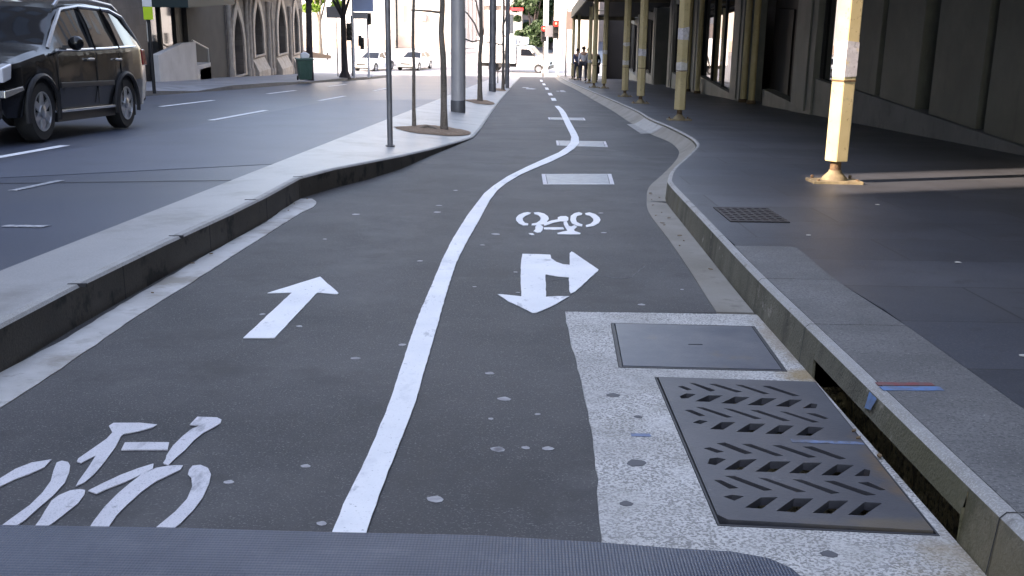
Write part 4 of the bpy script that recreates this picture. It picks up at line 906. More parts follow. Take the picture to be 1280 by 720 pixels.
# awnings: lining, fascia, roof, beams
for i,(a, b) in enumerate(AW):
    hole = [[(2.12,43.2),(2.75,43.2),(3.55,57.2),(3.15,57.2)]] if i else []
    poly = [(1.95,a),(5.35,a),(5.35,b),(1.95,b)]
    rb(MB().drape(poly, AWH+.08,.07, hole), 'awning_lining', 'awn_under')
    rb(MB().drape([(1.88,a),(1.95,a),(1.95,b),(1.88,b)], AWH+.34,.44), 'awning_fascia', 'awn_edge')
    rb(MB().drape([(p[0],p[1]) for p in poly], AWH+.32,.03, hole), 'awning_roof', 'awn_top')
    y = a+1.2
    while y < (b-.5 if i == 0 else 42.9):
        rb(MB().drape([(1.955,y),(5.2,y),(5.2,y+.09),(1.955,y+.09)], AWH+.008,.10), 'awning_beam', 'awn_edge'); y += 2.7
rb(MB().drape([(1.955,57.9),(5.2,57.9),(5.2,57.995),(1.955,57.995)], AWH+.008,.18), 'awning_beam', 'awn_edge')
# upper windows (outside the picture, for the reflections and other views)
mb = MB(); mf = MB()
for fl in range(3):
    for k in range(20):
        y = -12+k*3.9
        if y+1.6 < 67: rb(MB().box(5.31,5.345,y,y+1.5,5.4+fl*3.6,7.5+fl*3.6), 'window', 'glass_r')

# ================================================================== LEFT FOOTPATH AND BUILDINGS
fk = [(-10.6,-30),(-10.6,26),(-10.5,29),(-10.3,33),(-10.05,36),(-9.95,42),(-9.9,47),(-9.3,53),(-8.9,58),(-8.9,66),(-9.8,69),(-12,70.5)]
fkz = [.14,.14,.14,.03,.14,.13,.05,.14,.12,.12,.10,.10]
mb = MB(); mf = MB()
S2 = []
for (p, q, za, zb) in zip(fk[:-1], fk[1:], fkz[:-1], fkz[1:]):
    n = 6
    for k in range(n): t_ = k/n; S2.append((Vector(p).lerp(Vector(q), t_), lerp(za,zb,t_)))
S2.append((Vector(fk[-1]), fkz[-1]))
for (p, z),(q, w) in zip(S2[:-1], S2[1:]):
    o = len(mb.v); mb.v += [(-16,p.y,G(p.y)+.15),(-16,q.y,G(q.y)+.15),(q.x-.9,q.y,G(q.y)+.15),(p.x-.9,p.y,G(p.y)+.15),(q.x,q.y,G(q.y)+w),(p.x,p.y,G(p.y)+z)]; mb.f += [(o,o+1,o+2,o+3),(o+3,o+2,o+4,o+5)]
    o = len(mf.v); mf.v += [(q.x,q.y,G(q.y)+w),(p.x,p.y,G(p.y)+z),(p.x,p.y,G(p.y)-.02),(q.x,q.y,G(q.y)-.02)]; mf.f.append((o,o+1,o+2,o+3))
struct(mb.build('far_footpath', M['far_foot'])); struct(mf.build('far_kerb', M['coping']))

FX = -14.2
# brown shop building
SB = thing('shop_building',(FX-6,40,G(40)), 'dark brown building with a glass shopfront and white ramp wall', 'building')
def sb(mb, name, m, **k): return wpart(mb, name, M[m], SB, **k)
def g2(y): return G(y)+.15
sb(MB().prism([(20,-6),(50.4,-6),(50.4,5.6),(20,5.6)], FX-12, FX-.6, 'x'), 'body', 'leftbrown')
sb(MB().box(FX-.6,FX-.02,20,36.6,-5,5.6), 'front_wall', 'leftbrown')
sb(MB().box(FX-.6,FX+.05,36.6,39.9,-5,5.6), 'pillar', 'leftpillar', bevel=.03)
sb(MB().box(FX-.6,FX-.04,44.9,50.4,-5,5.6), 'side_wall', 'leftgrey')
sb(MB().box(FX-.6,FX-.02,39.9,44.9,0.02,5.6), 'head_wall', 'leftgrey')
sb(MB().box(FX-.6,FX-.2,39.9,44.9,-5,-2.55), 'stall_riser', 'leftgrey')
sb(MB().box(FX-.57,FX-.55,40.0,44.8,-2.5,0), 'interior_backdrop', 'interior')
for y0, y1 in ((40.55,42.1),(42.3,43.9)):
    sb(MB().box(FX-.30,FX-.285,y0,y1,-2.5,0), 'shop_window', 'farglass')
for y in (39.92,42.12,43.92): sb(MB().box(FX-.34,FX-.2,y,y+(.6 if y<40 else (.14 if y < 43 else .9)),-2.5,.01), 'window_frame', 'redbrown' if y < 40 else 'slot')
sb(MB().box(FX-.2,FX+1.5,40.3,46.6,.0,.35), 'canopy', 'teal')
# white ramp wall with sloped top, steps and handrail
rwY0, rwY1 = 39.3,43.8
sb(MB().prism([(rwY0,g2(rwY1)-.3),(rwY1,g2(rwY1)-.3),(rwY1,-1.42),(42.2,-1.39),(rwY0,-1.64)], FX+.35, FX+.6, 'x'), 'ramp_wall', 'whitewall', bevel=.02)
for k in range(4):
    sb(MB().box(FX-.02,FX+.55,43.83+k*.45,45.8,g2(45.8)-.2,-2.88+.17*(3-k)), 'stair_step' , 'whitewall')
mb = MB().tube([(FX+.5,43.7,-1.36),(FX+.5,45.7,-1.80),(FX+.5,45.75,-3.05)],.035,8); sb(mb, 'handrail', 'steelrail', smooth=True)
# gothic sandstone building
GB = thing('gothic_stone_building',(FX-5,58,G(58)), 'weathered sandstone building with pointed arch windows behind the bin', 'building')
def gb(mb, name, m, **k): return wpart(mb, name, M[m], GB, **k)
def arch(y0, y1, z0, zs):     # pointed arch outline in (y,z)
    w = y1-y0; pts = [(y0,z0),(y1,z0),(y1,zs)]
    for k in range(1,8):
        a = k/8*math.radians(66); pts.append((y1-w*1.08*(1-math.cos(a)), zs+w*1.08*math.sin(a)))
    ax = (y0+y1)/2; pts = [p for p in pts if p[0] >= ax-1e-6 or p[1] < zs+1e-6]
    top_ = zs+w*1.0
    left = [(y0+y1-p[0], p[1]) for p in pts[3:]][::-1]
    return pts + [(ax, top_)] + left + [(y0,zs)]
wins = [(51.3,53.1,-3.45,-2.1),(55.2,57.0,-2.75,-1.75),(60.3,62.3,-3.0,-1.95),(64.3,65.6,-3.2,-1.7)]
GT = 6.3
outer = [(50.4,-6),(67.2,-6),(67.2,GT),(50.4,GT)]
gb(MB().prism(outer, FX-.5, FX, 'x', None, [arch(*w) for w in wins]), 'wall', 'stone')
gb(MB().box(FX-10,FX-.55,50.45,67.2,-6,GT), 'body', 'leftbrown')
for i, w in enumerate(wins):
    e = .30
    oa = arch(w[0]-e,w[1]+e,w[2]-.05,w[3])
    o = gb(MB().prism(oa, FX+.003, FX+.10, 'x', None, [arch(w[0]+.03,w[1]-.03,w[2]+.04,w[3])]), 'door_surround' if i == 0 else 'arch_surround', 'stonepale', bevel=.02)
    gb(MB().prism(arch(*w), FX-.44, FX-.40, 'x'), 'church_door' if i == 0 else 'leaded_window', 'redbrown' if i == 0 else 'farglass')
    if i: 
        gb(MB().box(FX-.39,FX-.30,(w[0]+w[1])/2-.06,(w[0]+w[1])/2+.06,w[2],w[3]+.8), 'mullion', 'stonepale')
        gb(MB().prism([(FX-.02,w[2]-.1),(FX+.30,w[2]-.75),(FX+.30,w[2]-1.3),(FX-.02,w[2]-1.3)], w[0]-.3, w[1]+.3, 'y'), 'sloped_sill', 'stonepale')
for y in (50.7,53.8,54.3,58.2,58.9,63.3,66.4):
    r = .085 if int(y*10) % 3 else .11
    mb = MB().lathe([(r*1.5,0),(r*1.5,.35),(r,.45),(r,3.4),(r*1.5,3.6),(r*1.5,3.85)],12, Matrix.Translation((FX+.07,y,g2(y)-.03))); gb(mb, 'colonnette', 'stonepale', smooth=True)
gb(MB().box(FX-.1,FX+.42,50.4,67.2,.25,.55), 'string_course', 'stonepale')
# tall blocks out of the picture that throw the street's shade: a narrow slanted gap lets one beam through
K = .42
def block(y0, y1, y0k, y1k, z, name, label, cat='building'):
    t_ = thing(name,(-20,(y0+y1)/2,G(y0)), label, cat)
    dx = 12
    poly = [(FX,y0),(FX,y1),(FX-dx,y1-(dx*K if y1k else 0)),(FX-dx,y0-(dx*K if y0k else 0))]
    wpart(MB().prism(poly,-4, z), 'body', M['plain'], t_)
    mb = MB(); mf = MB()
    yy = y0+1.2
    while yy+1.8 < y1-.5:
        zz = 1.4
        while zz+2 < z-1: wpart(MB().box(FX-.01,FX+.03,yy,yy+1.7,zz,zz+1.9), 'window', M['farglass'], t_); zz += 3.4
        yy += 2.9
    return t_
GAP0, GAP1 = 7.62-K*16.4,8.86-K*16.4      # beam edges at the facade line
block(GAP1,20, True, False,26, 'shade_block', 'unseen concrete block shaped to shade the street, beside the brown shop building')
block(-45, GAP0, False, True,26, 'shade_block', 'unseen concrete block shaped to shade the street, behind the viewer on the left')
block(GAP0+.002, GAP1-.002, True, True,-.43+16.45*math.sqrt(1+K*K)*math.tan(SUNE), 'beam_trim_link', 'unseen low link added between the shading blocks to trim the sunbeam')  # added out of view; its height sets where the beam starts on the footpath
# upper floors of the brown shop building
sb(MB().box(FX-12,FX-.3,20.05,50.3,5.6,20), 'upper_floors', 'leftbrown')
mb = MB()
for fl in range(4):
    for k in range(9): sb(MB().box(FX-.31,FX-.27,21+k*3.2,22.8+k*3.2,6.6+fl*3.3,8.5+fl*3.3), 'window', 'farglass')

# ================================================================== CARS
def car_body(P):
    """lofted body: u runs from nose to tail, returns dict of builders (local: x right, y forward, z up; nose at +y)"""
    L, W, H = P['L'], P['W'], P['H']; ax = P['axles']; R = P['arch']
    us = sorted(set([0,.03,.08,.16,.3] + [round(k*.09,3) for k in range(4, int(L/.09))] + [L-.16,L-.07,L-.02,L] + [a+s*R for a in ax for s in (-1,1)]))
    body, glass, trim = MB(), MB(), MB()
    def interp(tab, u):
        for (a, va),(b, vb) in zip(tab[:-1], tab[1:]):
            if a <= u <= b: t = (u-a)/(b-a); t = t*t*(3-2*t)*.35+t*.65; return va+(vb-va)*t
        return tab[-1][1] if u > tab[-1][0] else tab[0][1]
    rows = []
    for u in us:
        zl = P['sill']
        for a in ax:
            if abs(u-a) <= R: zl = max(zl, P['wr']*.98+math.sqrt(max(R*R-(u-a)**2,0)))
        if u < .1 or u > L-.1: zl = max(zl, P['sill']+.08)
        belt = interp(P['belt'], u); roof = interp(P['roof'], u)
        pw = 1-interp(P['taper'], u)            # plan taper
        w = W/2*pw
        cab = roof > belt+.03
        wt = lerp(w*.97, W/2*P['tumble'], min(1,(roof-belt)/.45)) if cab else w*.93
        zm = min(max(zl+.06, lerp(P['sill'],belt,.45)), belt-.1)
        pts = [(w*.96,zl),(w*.985,max(zl+.02,zm-.12)),(w,max(zl+.04,zm)),(w*.985,belt-.05),(w*.965,belt)]
        if cab: pts += [(wt+.01,roof-.05-.0),(wt*.93,roof-.008),(wt*.5,roof+.012),(0,roof+.02)]
        else:   pts += [(w*.93,belt+.006),(w*.86,roof+.0),(w*.5,roof+.012),(0,roof+.02)]
        rows.append(pts)
    n = len(rows[0])
    def v(i, j, sgn): x, z = rows[i][j]; return (sgn*x, L/2-us[i], z)
    for i in range(len(us)-1):
        um = (us[i]+us[i+1])/2
        for j in range(n-1):
            for sgn in (-1,1):
                q = [v(i,j,sgn), v(i+1,j,sgn), v(i+1,j+1,sgn), v(i,j+1,sgn)]
                tgt = body
                if j == 4 and any(a <= um <= b for a, b in P['sidewin']): tgt = glass
                if j in (6,7) and (P['ws'][0] <= um <= P['ws'][1] or P['rw'][0] <= um <= P['rw'][1]): tgt = glass
                tgt.add(q, [(0,1,2,3)])
    for i in (0, len(us)-1):
        ring = [v(i,j,1) for j in range(n)] + [v(i,j,-1) for j in range(n-2,-1,-1)]
        body.add(ring, [tuple(range(len(ring)))])
    # underbody
    body.add([(-W*.42,L/2-.2,P['sill']+.05),(W*.42,L/2-.2,P['sill']+.05),(W*.42,-L/2+.2,P['sill']+.05),(-W*.42,-L/2+.2,P['sill']+.05)], [(0,1,2,3)])
    return body, glass
def wheel(root, x, y, r, w, side, spokes=6):
    t_ = bpy.data.objects.new('wheel', None); COL.objects.link(t_); t_.parent = root; t_.location = (x,y,r)
    Mx = Matrix.Rotation(PI/2*side,4,'Y')
    MB().lathe([(r*.66,-w/2),(r*.93,-w/2),(r,-w/2+.03),(r,w/2-.03),(r*.93,w/2),(r*.66,w/2),(r*.66,w/2-.06)],32, Mx).build('tyre', M['rubber'], t_, smooth=True)
    mb = MB().lathe([(r*.67,w/2-.035),(r*.66,w/2+.004),(r*.61,w/2+.004),(r*.60,w/2-.05)],32, Mx)
    for k in range(spokes):
        a = 2*PI*k/spokes
        Rk = Mx @ Matrix.Rotation(a,4,'Z')
        mb.add([(.03,-.045,w/2-.005),(.03,.045,w/2-.005),(r*.63,.036,w/2-.004),(r*.63,-.036,w/2-.004),(.03,-.05,w/2-.05),(.03,.05,w/2-.05),(r*.63,.045,w/2-.05),(r*.63,-.045,w/2-.05)],
               [(0,1,2,3),(0,4,5,1),(1,5,6,2),(2,6,7,3),(3,7,4,0)], Rk)
    mb.lathe([(.07,w/2-.05),(.07,w/2+.006),(.045,w/2+.014)],14, Mx)
    mb.build('rim', M['alloy'], t_, smooth=True)
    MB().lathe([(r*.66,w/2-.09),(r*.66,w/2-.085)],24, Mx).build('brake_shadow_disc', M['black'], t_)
    return t_
SUV = dict(L=4.46,W=1.77,H=1.68,axles=(.88,3.505),arch=.40,wr=.345,sill=.30,tumble=.70,
    belt=[(0,.62),(.06,.78),(.25,.87),(1.1,1.00),(2.0,1.03),(3.6,1.09),(4.3,1.12),(4.46,1.02)],
    roof=[(0,.64),(.06,.82),(.25,.92),(.9,1.03),(1.2,1.08),(2.0,1.56),(2.3,1.62),(2.9,1.655),(3.7,1.64),(4.05,1.58),(4.38,1.16),(4.46,1.04)],
    taper=[(0,.16),(.12,.07),(.4,.02),(1,0),(3.6,0),(4.2,.02),(4.46,.06)],
    ws=(1.27,1.98), rw=(4.08,4.36), sidewin=[(1.62,2.48),(2.57,3.30),(3.42,4.02)])
def make_suv():
    t_ = thing('parked_car',(0,0,0), 'black four wheel drive car on the road facing the viewer', 'car')
    b, g_ = car_body(SUV); b.build('body', M['carblack'], t_, smooth=True, auto=32); g_.build('windows', M['carglass'], t_, smooth=True)
    L = SUV['L']; Y = lambda u: L/2-u
    for a in SUV['axles']:
        for s in (-1,1):
            wheel(t_, s*(.885-.11), Y(a),.345,.215, s)
            # wheel arch lips
            pts = [(s*.898, Y(a)+math.cos(th)*.415,.34+math.sin(th)*.415) for th in [PI*k/12 for k in range(-1,14)]]
            MB().tube(pts,.030,6).build('arch_trim', M['carplastic'], t_, smooth=True)
            MB().prism([(Y(a)+math.cos(th)*.40,.34+math.sin(th)*.40) for th in [PI*k/16 for k in range(17)]], s*.55, s*.86, 'x').build('wheel_well', M['slot'], t_)
    for s in (-1,1):
        MB().tube([(s*.84,Y(1.45),1.045),(s*.86,Y(2.0),1.055),(s*.86,Y(3.0),1.085),(s*.855,Y(4.0),1.125)],.016,6).build('window_trim', M['chrome'], t_, smooth=True)
        MB().box(min(s*.885,s*.91),max(s*.885,s*.91),Y(3.05),Y(1.38),.60,.665).build('side_moulding', M['carplastic'], t_, bevel=.008)
        MB().box(min(s*.84,s*.905),max(s*.84,s*.905),Y(3.08),Y(1.32),.31,.345).build('sill_strip', M['chrome'], t_, bevel=.008)
        MB().box(min(s*.80,s*.865),max(s*.80,s*.865),Y(3.1),Y(1.3),.20,.31).build('sill_skirt', M['carplastic'], t_)
        rl = MB().tube([(s*.60,Y(1.95),1.57),(s*.60,Y(2.1),1.66),(s*.60,Y(3.0),1.705),(s*.60,Y(3.8),1.67),(s*.60,Y(4.0),1.60)],.024,8); rl.build('roof_rail', M['roofrail'], t_, smooth=True)
        mr = MB().lathe([(.02,-.075),(.085,-.06),(.11,0),(.085,.06),(.02,.075)],12, Matrix.Translation((s*1.0,Y(1.66),1.13)) @ Matrix.Scale(.95,4,(1,0,0)) @ Matrix.Scale(.8,4,(0,0,1)) @ Matrix.Rotation(PI/2,4,'X'))
        o = mr.build('wing_mirror', M['carblack'], t_, smooth=True, auto=80)
        MB().box(min(s*.84,s*.96),max(s*.84,s*.96),Y(1.70),Y(1.62),1.06,1.10).build('mirror_arm', M['carplastic'], t_)
        for ua, za, ub, zb, rr in ((2.53,1.06,2.56,1.575,.028),(3.37,1.08,3.30,1.59,.026)):
            MB().tube([(s*.862,Y(ua),za),(s*.75,Y((ua+ub)/2),(za+zb)/2+.05),(s*.632,Y(ub),zb+.02)], rr,6).build('door_pillar', M['carblack'], t_, smooth=True)
        MB().tube([(s*.80,Y(1.28),1.06),(s*.74,Y(1.6),1.29),(s*.65,Y(2.02),1.535),(s*.635,Y(2.6),1.60),(s*.635,Y(3.6),1.60),(s*.66,Y(4.02),1.52),(s*.76,Y(4.24),1.25),(s*.80,Y(4.36),1.10)],.026,6).build('window_frame', M['roofrail'], t_, smooth=True)
        for u in (2.28,3.22): MB().box(min(s*.885,s*.925),max(s*.885,s*.925),Y(u+.11),Y(u-.07),.925,.955).build('door_handle', M['chrome'], t_, bevel=.01)
        for u in (1.36,2.53,3.37):
            MB().box(min(s*.880,s*.8915),max(s*.880,s*.8915),Y(u)-.004,Y(u)+.004,.38,1.03).build('door_gap', M['slot'], t_)
        MB().prism([(Y(.02),.68),(Y(.02),.84),(Y(.26),.89),(Y(.22),.72)], s*.60, s*.862, 'x').build('headlight', M['lens'], t_, bevel=.02)
        MB().prism([(Y(4.30),.86),(Y(4.26),1.08),(Y(4.36),1.08),(Y(4.455),.86)], s*.70, s*.862, 'x').build('tail_light', M['redlens'], t_, bevel=.01)
        MB().prism([(Y(-.02),.52),(Y(-.02),.60),(Y(.42),.64),(Y(.45),.60)], s*.55, s*.892, 'x').build('bumper_highlight', M['chrome'], t_, bevel=.01)
        MB().lathe([(.05,0),(.05,.03)],16, Matrix.Translation((s*.62,Y(-.03),.46)) @ Matrix.Rotation(-PI/2,4,'X')).build('fog_lamp', M['lens'], t_)
        MB().box(min(s*.72,s*.84),max(s*.72,s*.84),Y(3.505+.43),Y(3.505+.41),.16,.36).build('mud_flap', M['rubber'], t_)
    MB().box(-.80,.80,Y(.10),Y(-.05),.28,.60).build('front_bumper', M['carplastic'], t_, bevel=.05)
    MB().box(-.42,.42,Y(.02),Y(-.035),.66,.84).build('grille', M['chrome'], t_, bevel=.02)
    MB().box(-.38,.38,Y(-.034),Y(-.045),.68,.82).build('grille_mesh', M['slot'], t_)
    MB().box(-.80,.80,Y(4.52),Y(4.36),.34,.72).build('rear_bumper', M['carplastic'], t_, bevel=.04)
    MB().box(-.26,.26,Y(-.052),Y(-.062),.42,.53).build('number_plate', M['white'], t_)
    return t_
suv = make_suv()
cx, cy = -6.0-.885,14.36
suv.location = (cx,cy+.06,G(cy)); suv.rotation_euler = (-TILT*-1*-1,0,PI)
suv.rotation_euler = (0,0,0)
# nose points to the viewer (-Y), pitched with the falling street
suv.matrix_world = Matrix.Translation((cx,cy+.12,G(cy+.12)+.005)) @ Matrix.Rotation(TILT,4,'X') @ Matrix.Rotation(PI,4,'Z') @ Matrix.Diagonal((1.0,1.05,1.06,1))

SED = dict(L=4.5,W=1.78,H=1.46,axles=(.85,3.5),arch=.36,wr=.32,sill=.22,tumble=.66,
    belt=[(0,.5),(.06,.62),(.3,.70),(1.2,.88),(2.0,.92),(3.6,.97),(4.4,.95),(4.5,.8)],
    roof=[(0,.52),(.06,.65),(.3,.74),(1.0,.88),(1.3,.94),(2.1,1.38),(2.6,1.44),(3.1,1.42),(3.9,1.06),(4.4,1.0),(4.5,.82)],
    taper=[(0,.2),(.12,.08),(.4,.02),(1,0),(3.6,0),(4.2,.03),(4.5,.1)],
    ws=(1.36,2.08), rw=(3.2,3.85), sidewin=[(1.75,2.5),(2.6,3.5)])
def make_sedan():
    t_ = thing('parked_car',(0,0,0), 'x', 'car', 'white cars waiting at the crossing')
    b, g_ = car_body(SED); b.build('body', M['carwhite'], t_, smooth=True, auto=32); g_.build('windows', M['carglass'], t_, smooth=True)
    L = SED['L']; Y = lambda u: L/2-u
    for a in SED['axles']:
        for s in (-1,1):
            wheel(t_, s*(.88-.10), Y(a),.32,.19, s,5)
            MB().prism([(Y(a)+math.cos(th)*.36,.32+math.sin(th)*.36) for th in [PI*k/16 for k in range(17)]], s*.55, s*.86, 'x').build('wheel_well', M['slot'], t_)
    for s in (-1,1):
        MB().prism([(Y(.0),.56),(Y(.0),.66),(Y(.38),.74),(Y(.3),.60)], s*.52, s*.85, 'x').build('headlight', M['lens'], t_, bevel=.02)
        MB().box(min(s*.88,s*1.0),max(s*.88,s*1.0),Y(1.75),Y(1.62),.93,1.06).build('wing_mirror', M['carwhite'], t_, bevel=.03)
    MB().box(-.40,.40,Y(.03),Y(-.01),.50,.64).build('grille', M['slot'], t_, bevel=.01)
    MB().box(-.6,.6,Y(.03),Y(-.012),.26,.38).build('air_intake', M['slot'], t_, bevel=.01)
    return t_
sed = make_sedan()
for i,(x, y, rz, lab) in enumerate(((-12.6,86,PI-.35,'left one of two white cars facing the viewer at the crossing'),(-9.6,88,PI-.25,'right one of two white cars facing the viewer, nearer the saplings'))):
    o = sed if i == 0 else copy_tree(sed)
    o['label'] = lab; o.location = (x,y,G(y)); o.rotation_euler = (0,0,rz)

# white box truck crossing from the left, nose to the right
def make_truck():
    t_ = thing('box_truck',(0,0,0), 'white refrigerated box truck crossing behind the traffic lights', 'truck')
    # local: x forward
    cab = [(-.05,.42),(-.05,2.15),(.75,2.22),(1.05,2.14),(1.75,1.42),(2.55,1.18),(2.72,.95),(2.75,.45),(2.35,.42)]
    for th in [PI-PI*k/8 for k in range(9)][::-1]: cab.append((1.85+.40*math.cos(th),.36+.42*math.sin(th)))
    cab.append((1.4,.42))
    MB().prism(cab,-.95,.95, 'y').build('cab', M['truckwhite'], t_, bevel=.07)
    for s in (-1,1):
        MB().prism([(.30,1.42),(.30,2.0),(.85,2.0),(1.10,1.92),(1.48,1.42)], s*.945, s*.957, 'y').build('cab_window', M['carglass'], t_)
        MB().box(.18,.21,min(s*.945,s*.956),max(s*.945,s*.956),.5,2.05).build('door_gap', M['slot'], t_)
        MB().box(1.35,1.55,min(s*.97,s*1.12),max(s*.97,s*1.12),1.40,1.72).build('wing_mirror', M['black'], t_, bevel=.02)
        MB().prism([(2.30,.82),(2.68,.80),(2.62,1.02),(2.25,1.10)], s*.70, s*.93, 'y').build('headlight', M['lens'], t_, bevel=.01)
        for wx in (1.85,-2.2): 
            w_ = wheel(t_, wx, s*.85,.36,.24, s,6); w_.rotation_euler = (0,0,PI/2)
            w_.location = (wx, s*.80,.36)
    MB().add([(1.13,-.86,2.10),(1.13,.86,2.10),(1.74,.88,1.46),(1.74,-.88,1.46)], [(0,1,2,3)]).build('windscreen', M['carglass'], t_)
    MB().box(2.60,2.80,-.95,.95,.36,.66).build('bumper', M['carplastic'], t_, bevel=.04)
    MB().box(2.58,2.765,-.45,.45,.72,.92).build('grille', M['slot'], t_)
    MB().box(-3.5,-.15,-1.08,1.08,.78,2.95).build('cargo_box', M['truckwhite'], t_, bevel=.04)
    MB().box(-.14,.62,-.75,.75,2.3,2.9).build('cooling_unit', M['truckwhite'], t_, bevel=.08)
    MB().lathe([(.2,0),(.2,.02),(.12,.03)],16, Matrix.Translation((.3,-.755,2.6)) @ Matrix.Rotation(PI/2,4,'X')).build('unit_fan', M['signgrey'], t_)
    MB().box(-3.4,1.2,-.45,.45,.45,.77).build('chassis', M['black'], t_)
    MB().box(-1.6,-.6,-1.06,-1.02,.42,.70).build('side_guard', M['black'], t_)
    return t_
tr = make_truck(); tr.scale = (.92,.92,.92); tr.location = (-1.15,86.2,G(86.2)); tr.rotation_euler = (0,0,-.22)

# ================================================================== BIN, SIGNS, SIGNALS
bx, by = -9.85,46.6; zb = G(by)+.12
t = thing('wheelie_bin',(bx,by,zb), 'dark green wheeled rubbish bin on the far footpath by the stone building', 'bin', rz=.3); t.scale = (.95,.95,.90)
MB().add([(-.27,-.30,.06),(.27,-.30,.06),(.27,.26,.06),(-.27,.26,.06),(-.36,-.38,.98),(.36,-.38,.98),(.36,.36,.98),(-.36,.36,.98)],
         [(0,1,2,3),(0,1,5,4),(1,2,6,5),(2,3,7,6),(3,0,4,7),(4,5,6,7)]).build('bin_body', M['binp'], t, bevel=.03)
MB().box(-.39,.39,-.42,.40,.985,1.05).build('lid', M['binp'], t, bevel=.03)
MB().tube([(-.28,.47,.96),(.28,.47,.96)],.022,8).build('handle', M['binp'], t, smooth=True)
for k in (-.2,0,.2): MB().box(k-.02,k+.02,-.375,-.33,.2,.9).build('rib', M['binp'], t)
for s in (-1,1): MB().lathe([(.11,-.03),(.11,.03)],16, Matrix.Translation((s*.3,.30,.11)) @ Matrix.Rotation(PI/2,4,'Y')).build('bin_wheel', M['rubber'], t)
MB().prism([(-.15,1.05),(.2,1.05),(.25,1.22),(.05,1.36),(-.18,1.25)],-.15,.15, 'y').build('rubbish_bag', M['white'], t, bevel=.05)

def bigtree(x, y, zg, r, h, label, m='barkdark', leaves='leafy', fork=3.0, n=1400, spread=2.2, flare=1.9, seed=2, grp=None, crown_z=None, ls=.16, name='street_tree', lean=0, low=1.8, clumps=14):
    random.seed(seed); t_ = thing(name,(x,y,zg), label, 'tree', grp)
    mb = MB(); pts = [Vector((0,0,-.05)),Vector((.01,0,.35)),Vector((lean*.3,.0,1.2)),Vector((lean*.7,.02,fork*.8)),Vector((lean,0,fork))]
    mb.tube(pts, [r*flare,r*1.15,r,r*.92,r*.85],12); mb.build('trunk', M[m], t_, smooth=True)
    tips = []
    for k in range(5):
        a = 2*PI*k/5+random.uniform(-.4,.4); L = random.uniform(.6,1)*spread
        p = pts[-1]; q = p+Vector((math.cos(a)*L*.4,math.sin(a)*L*.4,(h-fork)*.35)); e = p+Vector((math.cos(a)*L,math.sin(a)*L,(h-fork)*random.uniform(.6,.9)))
        b2 = MB().tube([p+Vector((0,0,-.2)),q,e], [r*.55,r*.35,r*.12],7); b2.build('limb', M[m], t_, smooth=True); tips += [q.lerp(e,.5), e]
    cr = MB(); cz = crown_z or (fork+h)/2
    for c in tips + [Vector((random.gauss(0,spread*.45),random.gauss(0,spread*.45),random.uniform(fork+low,h))) for _ in range(clumps)]:
        rad = random.uniform(.5,.95)*spread*.42
        for _ in range(n//(10+clumps)):
            d = Vector([random.gauss(0,1) for _ in range(3)]).normalized()*rad*random.random()**.4
            d.z *= .75; add_leaf(cr, c+d, ls)
    cr.build('crown', M[leaves], t_); return t_
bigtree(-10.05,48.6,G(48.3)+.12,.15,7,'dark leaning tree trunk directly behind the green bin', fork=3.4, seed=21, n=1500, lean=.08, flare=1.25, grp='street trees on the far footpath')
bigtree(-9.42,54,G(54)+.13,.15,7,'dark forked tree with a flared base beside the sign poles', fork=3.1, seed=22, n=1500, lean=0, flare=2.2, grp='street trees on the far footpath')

def signpost(x, y, h, label, plates, name='sign_post', r=.035, m='metalpole', dz=.13):
    t_ = thing(name,(x,y,G(y)+dz), label, 'sign'); MB().lathe([(r,-.02),(r,h)],12).build('pole', M[m], t_, smooth=True)
    for (x0,x1,z0,z1,mm,nm) in plates: MB().box(x0,x1,-r-.03,-r-.012,z0,z1).build(nm, M[mm], t_, bevel=.004)
    return t_
signpost(-9.83,27.9,3.0,'dark pole with white and yellow green plates behind the black car',[(-.11,.13,2.16,2.75,'white','sign_plate'),(-.10,.14,1.84,2.155,'signyellow','sign_plate')],m='black',r=.045)
signpost(-9.1,55.0,4.6,'pale pole with a light blue board right of the forked tree',[(.02,1.05,3.25,4.5,'signblue','sign_plate'),(.02,.75,2.9,3.22,'signgrey','sign_plate')],m='white',r=.05)
signpost(-10.3,57,3.6,'grey sign back on a post left of the forked tree',[(-.5,.42,3.0,3.58,'signgrey','sign_plate')],r=.03)

